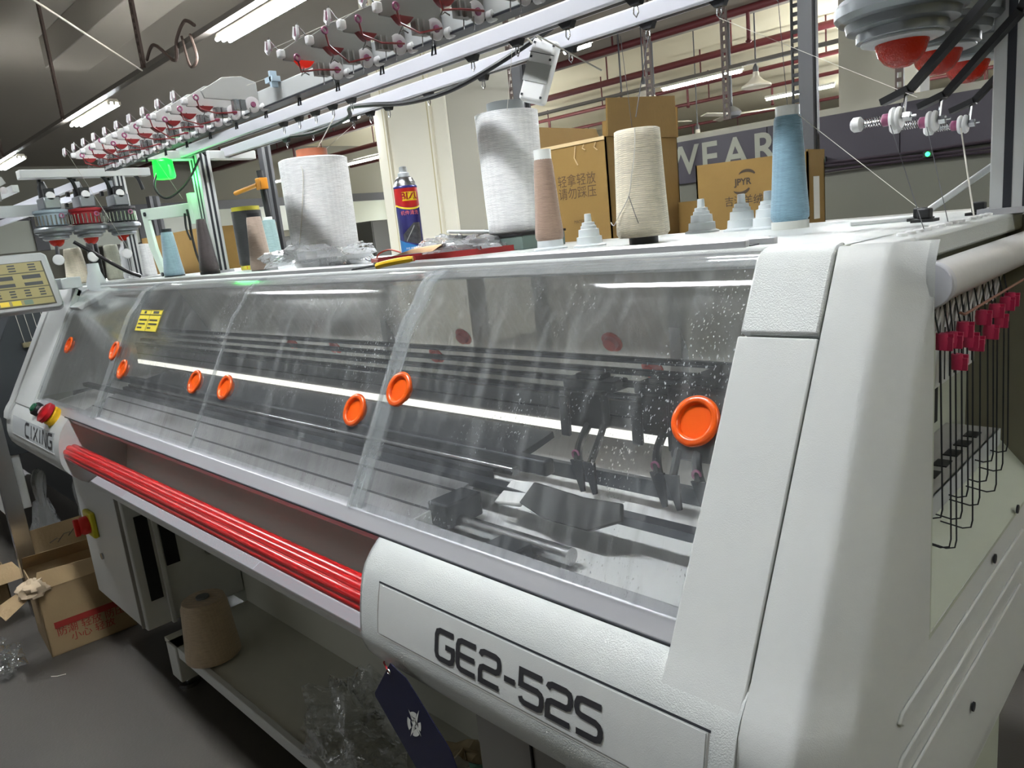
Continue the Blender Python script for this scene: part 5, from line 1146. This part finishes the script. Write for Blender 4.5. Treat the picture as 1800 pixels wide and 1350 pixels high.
carton('low open cardboard box between the beige cone and the logo box', (-1.20, 1.90), 0.1, 0.12, 0.2, 0.10, BZ, flaps=(((0.12, 0.0, 0), (0.12, 0.2, 0), (0.15, 0.2, -0.05), (0.15, 0.0, -0.05)),))
tL, _ = carton('plain brown box standing behind the grey blue cone', (-4.66, 1.62), -0.03, 0.92, 0.4, 0.235, BZ, M_CARD)

# ------------------------------------------------------------------ on the shelf and under the machine
cone(-2.27, 0.755, 0.166, 0.084, 0.068, 0.20, Y_TAN, 'tan yarn cone standing on the lower shelf by the cabinet', M_CORED, 0.006, 0.02, top=0.7, group=None)
o = obj('plastic_film', crumple((-1.50, 0.80, 0.16), 0.16, 0.10, 0.11, 21, 30, 18, 0.24), M_FILM, sharp=30); tag(o, 'crumpled clear plastic film lying on the lower shelf', 'plastic film')
o = obj('cloth_rag', crumple((-1.08, 0.80, 0.16), 0.13, 0.11, 0.12, 31, 22, 14, 0.14), mat('rag_beige', (176, 160, 128), 0.9, var=0.35, vscale=22), sharp=40); tag(o, 'stained beige rag heap behind the dark blue tag', 'rag')
o = obj('cloth_rag', crumple((-1.05, 0.74, 0.30), 0.05, 0.05, 0.05, 33, 18, 12, 0.2), mat('rag_white', (206, 200, 190), 0.9), sharp=40); tag(o, 'small white rag on top of the beige heap', 'rag')
o = obj('cloth_rag', crumple((-0.93, 0.74, 0.36), 0.05, 0.04, 0.05, 35, 18, 12, 0.2), mat('rag_green', (86, 128, 110), 0.9), sharp=40); tag(o, 'green cloth scrap beside the dark blue tag', 'rag')

# hang tag ---------------------------------------------------------------
tg = thing('hang_tag', 'dark blue card tag with a white star emblem hanging on a red string', 'tag', (-0.79, 0.50, 0.60))
TGY = 0.475
TG = [(-0.778, 0.852), (-0.829, 0.787), (-0.829, 0.781), (-0.738, 0.690), (-0.655, 0.575), (-0.60, 0.600), (-0.668, 0.768), (-0.674, 0.776), (-0.745, 0.842)]
M_TAG = mat('tag_blue', (10, 13, 50), 0.4)
obj('card', MB().prism([(x, TGY, z) for x, z in TG], (0, 0.0012, 0)), M_TAG, tg)
def tgp(u, v): return (-0.741 + 0.019 * u + 0.002 * v, TGY - 0.0006, 0.777 + 0.0235 * v + 0.006 * u)
em = MB()
for tri in (((-0.55, 0.95), (-0.15, 0.1), (0.05, 0.3)), ((0.75, 1.0), (0.1, 0.25), (0.3, -0.05)), ((-0.6, -0.9), (-0.2, -0.1), (0.1, -0.25)), ((0.75, -0.75), (0.05, -0.1), (0.3, 0.1)), ((-0.3, 0.15), (0.35, 0.1), (0.0, -0.3)), ((-0.3, 0.15), (0.35, 0.1), (0.1, 0.4))):
    em.add([tgp(*p) for p in tri], [(0, 1, 2)])
for a0, a1, ri in ((150, 215, 0.45), (60, 115, 0.45), (250, 310, 0.35), (-30, 15, 0.5)):
    vs = []
    for i in range(9):
        a = math.radians(a0 + (a1 - a0) * i / 8); vs += [tgp(math.cos(a) * ri, math.sin(a) * ri), tgp(math.cos(a) * 0.82, math.sin(a) * 0.82)]
    em.add(vs, [(2 * i, 2 * i + 2, 2 * i + 3, 2 * i + 1) for i in range(8)])
obj('emblem', em, mat('emblem_white', (226, 226, 222), 0.5), tg)
obj('eyelet', MB().ring((-0.783, TGY - 0.001, 0.838), 0.003, 0.0012, 'y', 12, 5), M_STEEL, tg)
obj('string', MB().tube([(-0.783, TGY - 0.001, 0.838), (-0.835, 0.50, 0.818), (-0.90, 0.553, 0.79)], 0.0013, 5), mat('string_red', (170, 30, 34), 0.6), tg)

# ------------------------------------------------------------------ cartons and bags on the floor
def floor_box(label, c, ang, W, Dp, Hh, flaps, m=M_CARDD): return carton(label, c, ang, W, Dp, Hh, 0.0, m, flaps)
t1, q1 = floor_box('torn cardboard box with a red stripe on the floor by the cabinet', (-3.10, 0.46), 1.50, 0.30, 0.30, 0.27,
    (((0.0, 0.0, 0), (0.30, 0.0, 0), (0.30, 0.02, 0.05), (0.02, 0.03, 0.06)), ((0.0, 0.0, 0), (0.0, 0.16, -0.02), (-0.13, 0.10, -0.05), (-0.11, -0.02, -0.06)), ((0.0, 0.30, 0), (0.30, 0.30, 0), (0.30, 0.24, 0.06), (0.0, 0.22, 0.07))))
M_STR = mat('stripe_red', (150, 44, 36), 0.8)
def on1(a, z, o=0.002): return q1(a, -o, z)
obj('red_stripe', MB().add([on1(0.03, 0.105), on1(0.27, 0.105), on1(0.27, 0.13), on1(0.03, 0.13)], [(0, 1, 2, 3)]), M_STR, t1)
obj('print', text_mb('防潮 轻放 防压\n小心 轻放', lambda x, z: on1(0.15 + x, 0.068 + z, 0.0025), 0.036), M_STR, t1)
t2, q2 = floor_box('larger brown box with handwriting behind the torn box', (-3.65, 0.555), PI / 2, 0.32, 0.28, 0.21, (((0.0, 0.0, 0), (0.32, 0.0, 0), (0.32, 0.004, 0.13), (0.0, 0.004, 0.13)),))
obj('handwriting', MB().tube([q2(a, -0.002, 0.262 + z) for a, z in ((0.08, 0.0), (0.11, 0.012), (0.125, 0.005), (0.11, -0.008), (0.14, 0.022), (0.165, 0.022), (0.155, 0.006), (0.18, 0.03), (0.20, 0.034), (0.21, 0.012))], 0.0016, 5), M_INK, t2)
t3, q3 = floor_box('open brown box at the left edge with a raised flap', (-3.70, 0.12), PI / 2, 0.34, 0.28, 0.22, (((0.0, 0.0, 0), (0.37, 0.0, 0), (0.40, -0.09, -0.055), (0.0, -0.09, -0.055)),))
def bag(c, rx, ry, h, seed, label, m=M_FILMM):
    t = thing('plastic_bag', label, 'plastic bag', c)
    rnd = random.Random(seed); n = 28; vs = []; c = Vector(c); mm = 14
    for i in range(mm + 1):
        v = i / mm; prof = (0.75 + 0.35 * math.sin(PI * min(1, v * 1.3))) * (1 - 0.62 * max(0, v - 0.45) / 0.55)
        for k in range(n):
            u = 2 * PI * k / n; q = prof * (1 + 0.10 * math.sin(5 * u + 3 * v + seed) + 0.06 * math.sin(11 * u - 4 * v) + rnd.uniform(-0.03, 0.03))
            vs.append(c + Vector((rx * q * math.cos(u), ry * q * math.sin(u), h * v)))
    obj('sack', MB().add(vs, [(i * n + k, i * n + (k + 1) % n, (i + 1) * n + (k + 1) % n, (i + 1) * n + k) for i in range(mm) for k in range(n)] + [tuple(range(n))[::-1]], True), m, t, sharp=50)
    for s in (-1, 1):
        obj('handle_loop', MB().tube(smooth_path([c + Vector((s * rx * 0.30, 0, h * 0.95)), c + Vector((s * rx * 0.5, 0.0, h * 1.18)), c + Vector((s * rx * 0.35, 0.02, h * 1.30)), c + Vector((s * rx * 0.12, 0.02, h * 1.15)), c + Vector((s * rx * 0.10, 0, h * 0.95))]), 0.014, 7), m, t)
    return t
bag((-3.78, 0.665, 0.006), 0.095, 0.10, 0.42, 2, 'large translucent carrier bag standing in the box with handwriting')
bag((-3.77, 0.815, 0.006), 0.085, 0.048, 0.36, 6, 'smaller translucent bag squeezed in beside the large carrier bag')
o = obj('plastic_sheet', crumple((-3.84, 0.30, 0.19), 0.12, 0.13, 0.06, 41, 26, 12, 0.2), mat('sheet_lilac', (176, 176, 190), 0.4, bump=0.5, bscale=30), sharp=30); tag(o, 'grey lilac plastic sheet in the box at the left edge', 'plastic sheet')
o = obj('plastic_film', crumple((-3.17, 0.31, 0.0), 0.10, 0.07, 0.05, 43, 24, 12, 0.25), M_FILM, sharp=30); tag(o, 'clear plastic film on the floor beside the torn box', 'plastic film')
o = obj('plastic_film', crumple((-3.46, 0.25, 0.0), 0.13, 0.10, 0.05, 44, 24, 12, 0.25), M_FILM, sharp=30); tag(o, 'clear plastic film on the floor at the left edge', 'plastic film')
o = obj('waste_yarn', crumple((-3.12, 0.46, 0.255), 0.05, 0.05, 0.035, 45, 18, 12, 0.2), mat('waste_cream', (196, 176, 150), 0.9, var=0.3, vscale=30), sharp=40); tag(o, 'small wad of cream waste yarn in the mouth of the torn box', 'waste yarn')
o = obj('foil_scrap', crumple((-3.06, 0.72, 0.33), 0.05, 0.05, 0.035, 46, 18, 12, 0.3), mat('foil', (176, 176, 172), 0.25, 0.9), sharp=20); tag(o, 'crumpled silver foil on top of the torn box', 'foil')
for i, (x, y) in enumerate(((-2.95, 0.42), (-2.05, 0.50))):
    tag(obj('thread_scrap', MB().tube([(x, y, 0.002), (x + 0.02, y + 0.015, 0.003), (x + 0.03, y + 0.04, 0.002)], 0.0015, 5), M_THREAD), ['tiny white thread scrap on the floor in front of the torn box', 'tiny white thread scrap on the floor below the shelf leg'][i], 'thread')

# ------------------------------------------------------------------ the neighbouring machine to the left
DX = -3.4
nm = thing('knitting_machine', 'second knitting machine at the left edge with its own feeders and yarn bars', 'knitting machine', (-5.04, 0.95, 0))
def npart(name, mb, m, parent=None, **k): return obj(name, mb, m, parent or nm, **k)
M_NAVY = mat('dark_side', (52, 56, 60), 0.5)
npart('body', MB().extx([(y, z) for y, z in EP] + [(1.0, 0.66), (1.0, 0.10), (1.3, 0.10), (1.3, 1.325), (0.76, 1.325)], -6.47, DX - 0.215), M_NAVY)
npart('side_panel', MB().prism([(DX - 0.21, y, z) for y, z in EP if z < 1.3] + [(DX - 0.21, 1.3, 0.68), (DX - 0.21, 1.3, 1.26), (DX - 0.21, 0.78, 1.26)], (0.006, 0, 0)), M_NAVY, bevel=0.002)
npart('table_top', MB().box(-6.47, DX - 0.205, 0.76, 1.42, 1.325, TZ), M_WHITE, bevel=0.003)
npart('table_edge', MB().box(-6.47, DX - 0.20, 0.75, 0.765, 1.318, TZ + 0.002), M_BLACK)
npart('frame_bar', MB().box(DX - 0.20, DX - 0.16, 0.50, 0.56, 0.0, 0.86), M_STEEL)
npart('white_drawer', MB().box(DX - 0.5, DX - 0.215, 0.50, 0.6, 0.45, 0.78), M_WHITE, bevel=0.004)
for k in range(7):
    y = 0.70 + k * 0.03
    npart('tension_wire', MB().tube([(DX - 0.195, y, 1.27), (DX - 0.19, y + 0.01, 1.13)], 0.0012, 5), M_THREAD)
npart('wire_block', MB().box(DX - 0.205, DX - 0.18, 0.70, 0.80, 1.12, 1.14), mat('brass', (150, 140, 110), 0.4, 0.6))
p = post(DX - 0.255, 1.22, 1.80, par_part=npart)
for y in (NB, FB): npart('yarn_bar', MB().box(-6.2, DX - 0.26, y - 0.014, y + 0.014, 1.755, 1.785), mat('bar_white', (214, 214, 222), 0.35, 0.2))
for k in range(8): 
    npart('thread_hook', MB().box(DX - 0.42 - k * 0.16, DX - 0.40 - k * 0.16, NB - 0.006, NB + 0.006, 1.735, 1.755), M_BLACK); npart('thread_hook', MB().box(DX - 0.45 - k * 0.19, DX - 0.43 - k * 0.19, FB - 0.006, FB + 0.006, 1.735, 1.755), M_BLACK)
npart('cross_beam', MB().box(DX - 0.29, DX - 0.23, 0.84, 1.36, 1.80, 1.835), M_WHITE, bevel=0.003)
npart('tension_rail', MB().box(-6.2, DX - 0.26, RY - 0.012, RY + 0.012, RZ + 0.05, RZ + 0.078), M_EXTR)
hood = [(RY - 0.02, RZ + 0.03 + 0.06), (RY - 0.03, RZ + 0.115), (RY - 0.08, RZ + 0.125), (RY - 0.15, RZ + 0.10), (RY - 0.15, RZ + 0.075), (RY - 0.06, RZ + 0.07)]
for k in range(9):
    x = DX - 0.30 - 0.10 * k
    d = npart('tension_device', MB().prism([(x, y, z) for y, z in hood], (-0.004, 0, 0)), M_PLATE)
    npart('tension_disc', MB().lathe([(0.014, 0), (0.014, 0.006), (0.006, 0.010)], 14, (x, RY - 0.035, RZ + 0.062), 'x'), M_RINGW, d)
    npart('red_lens', MB().box(x, x + 0.008, RY - 0.11, RY - 0.07, RZ + 0.055, RZ + 0.07), M_REDA, d)
    npart('spring_block', MB().box(x, x + 0.01, RY - 0.09, RY - 0.05, RZ + 0.02, RZ + 0.055), M_PLATED, d)
for k, (y, mm) in enumerate(((0.925, mat('drum_blue', (150, 166, 176), 0.5)), (1.06, mat('drum_red', (150, 24, 34), 0.5)), (1.20, M_FEEDR))):
    f = feeder(-0.25, y, 1.545, k, npart, mm, DX)
    npart('feeder_cable', MB().tube(smooth_path([(DX - 0.29, y, 1.72), (DX - 0.29, y - 0.005, 1.80), (DX - 0.27, y + 0.04, 1.83), (DX - 0.25, y + 0.10, 1.80), (DX - 0.25, y + 0.12, 1.74)]), 0.008, 8), M_BLACK, f)
    npart('cable_boot', MB().lathe([(0.022, 0), (0.02, 0.05), (0.012, 0.075)], 12, (DX - 0.29, y, 1.715)), M_BLACK, f)
npart('feeder_bar', MB().box(DX - 0.37, DX - 0.31, 0.55, 1.0, 1.655, 1.70), M_GREYP)
npart('black_hose', MB().tube(smooth_path([(DX - 0.22, 0.98, 1.53), (DX - 0.2, 1.05, 1.47), (DX - 0.16, 1.14, 1.39), (DX - 0.15, 1.20, 1.355)]), 0.008, 8), M_BLACK)
for x, y, rb, rt, h, m, l in ((DX - 0.42, 1.02, 0.05, 0.035, 0.16, Y_BEIGE, 'cream yarn cone on the second machine, leftmost'), (DX - 0.40, 1.10, 0.028, 0.024, 0.18, Y_BLACK, 'black narrow yarn cone on the second machine'),
                              (DX - 0.38, 1.17, 0.04, 0.03, 0.16, yarn_mat('yarn_olive', (176, 178, 160), 380), 'grey olive yarn cone on the second machine beside the black one'), (DX - 0.33, 1.30, 0.036, 0.028, 0.15, Y_WHITE, 'small white yarn cone on the second machine near its post')):
    cone(x, y, TZ, rb, rt, h, m, l, group='yarn cones on the second machine')
t = thing('plastic_jar', 'clear plastic bottle between the cones of the second machine', 'bottle', (DX - 0.30, 1.22, TZ))
obj('jar', MB().lathe([(0.032, 0), (0.034, 0.01), (0.034, 0.12), (0.02, 0.15), (0.018, 0.165)], 20, (DX - 0.30, 1.21, TZ)), M_FILMM, t)
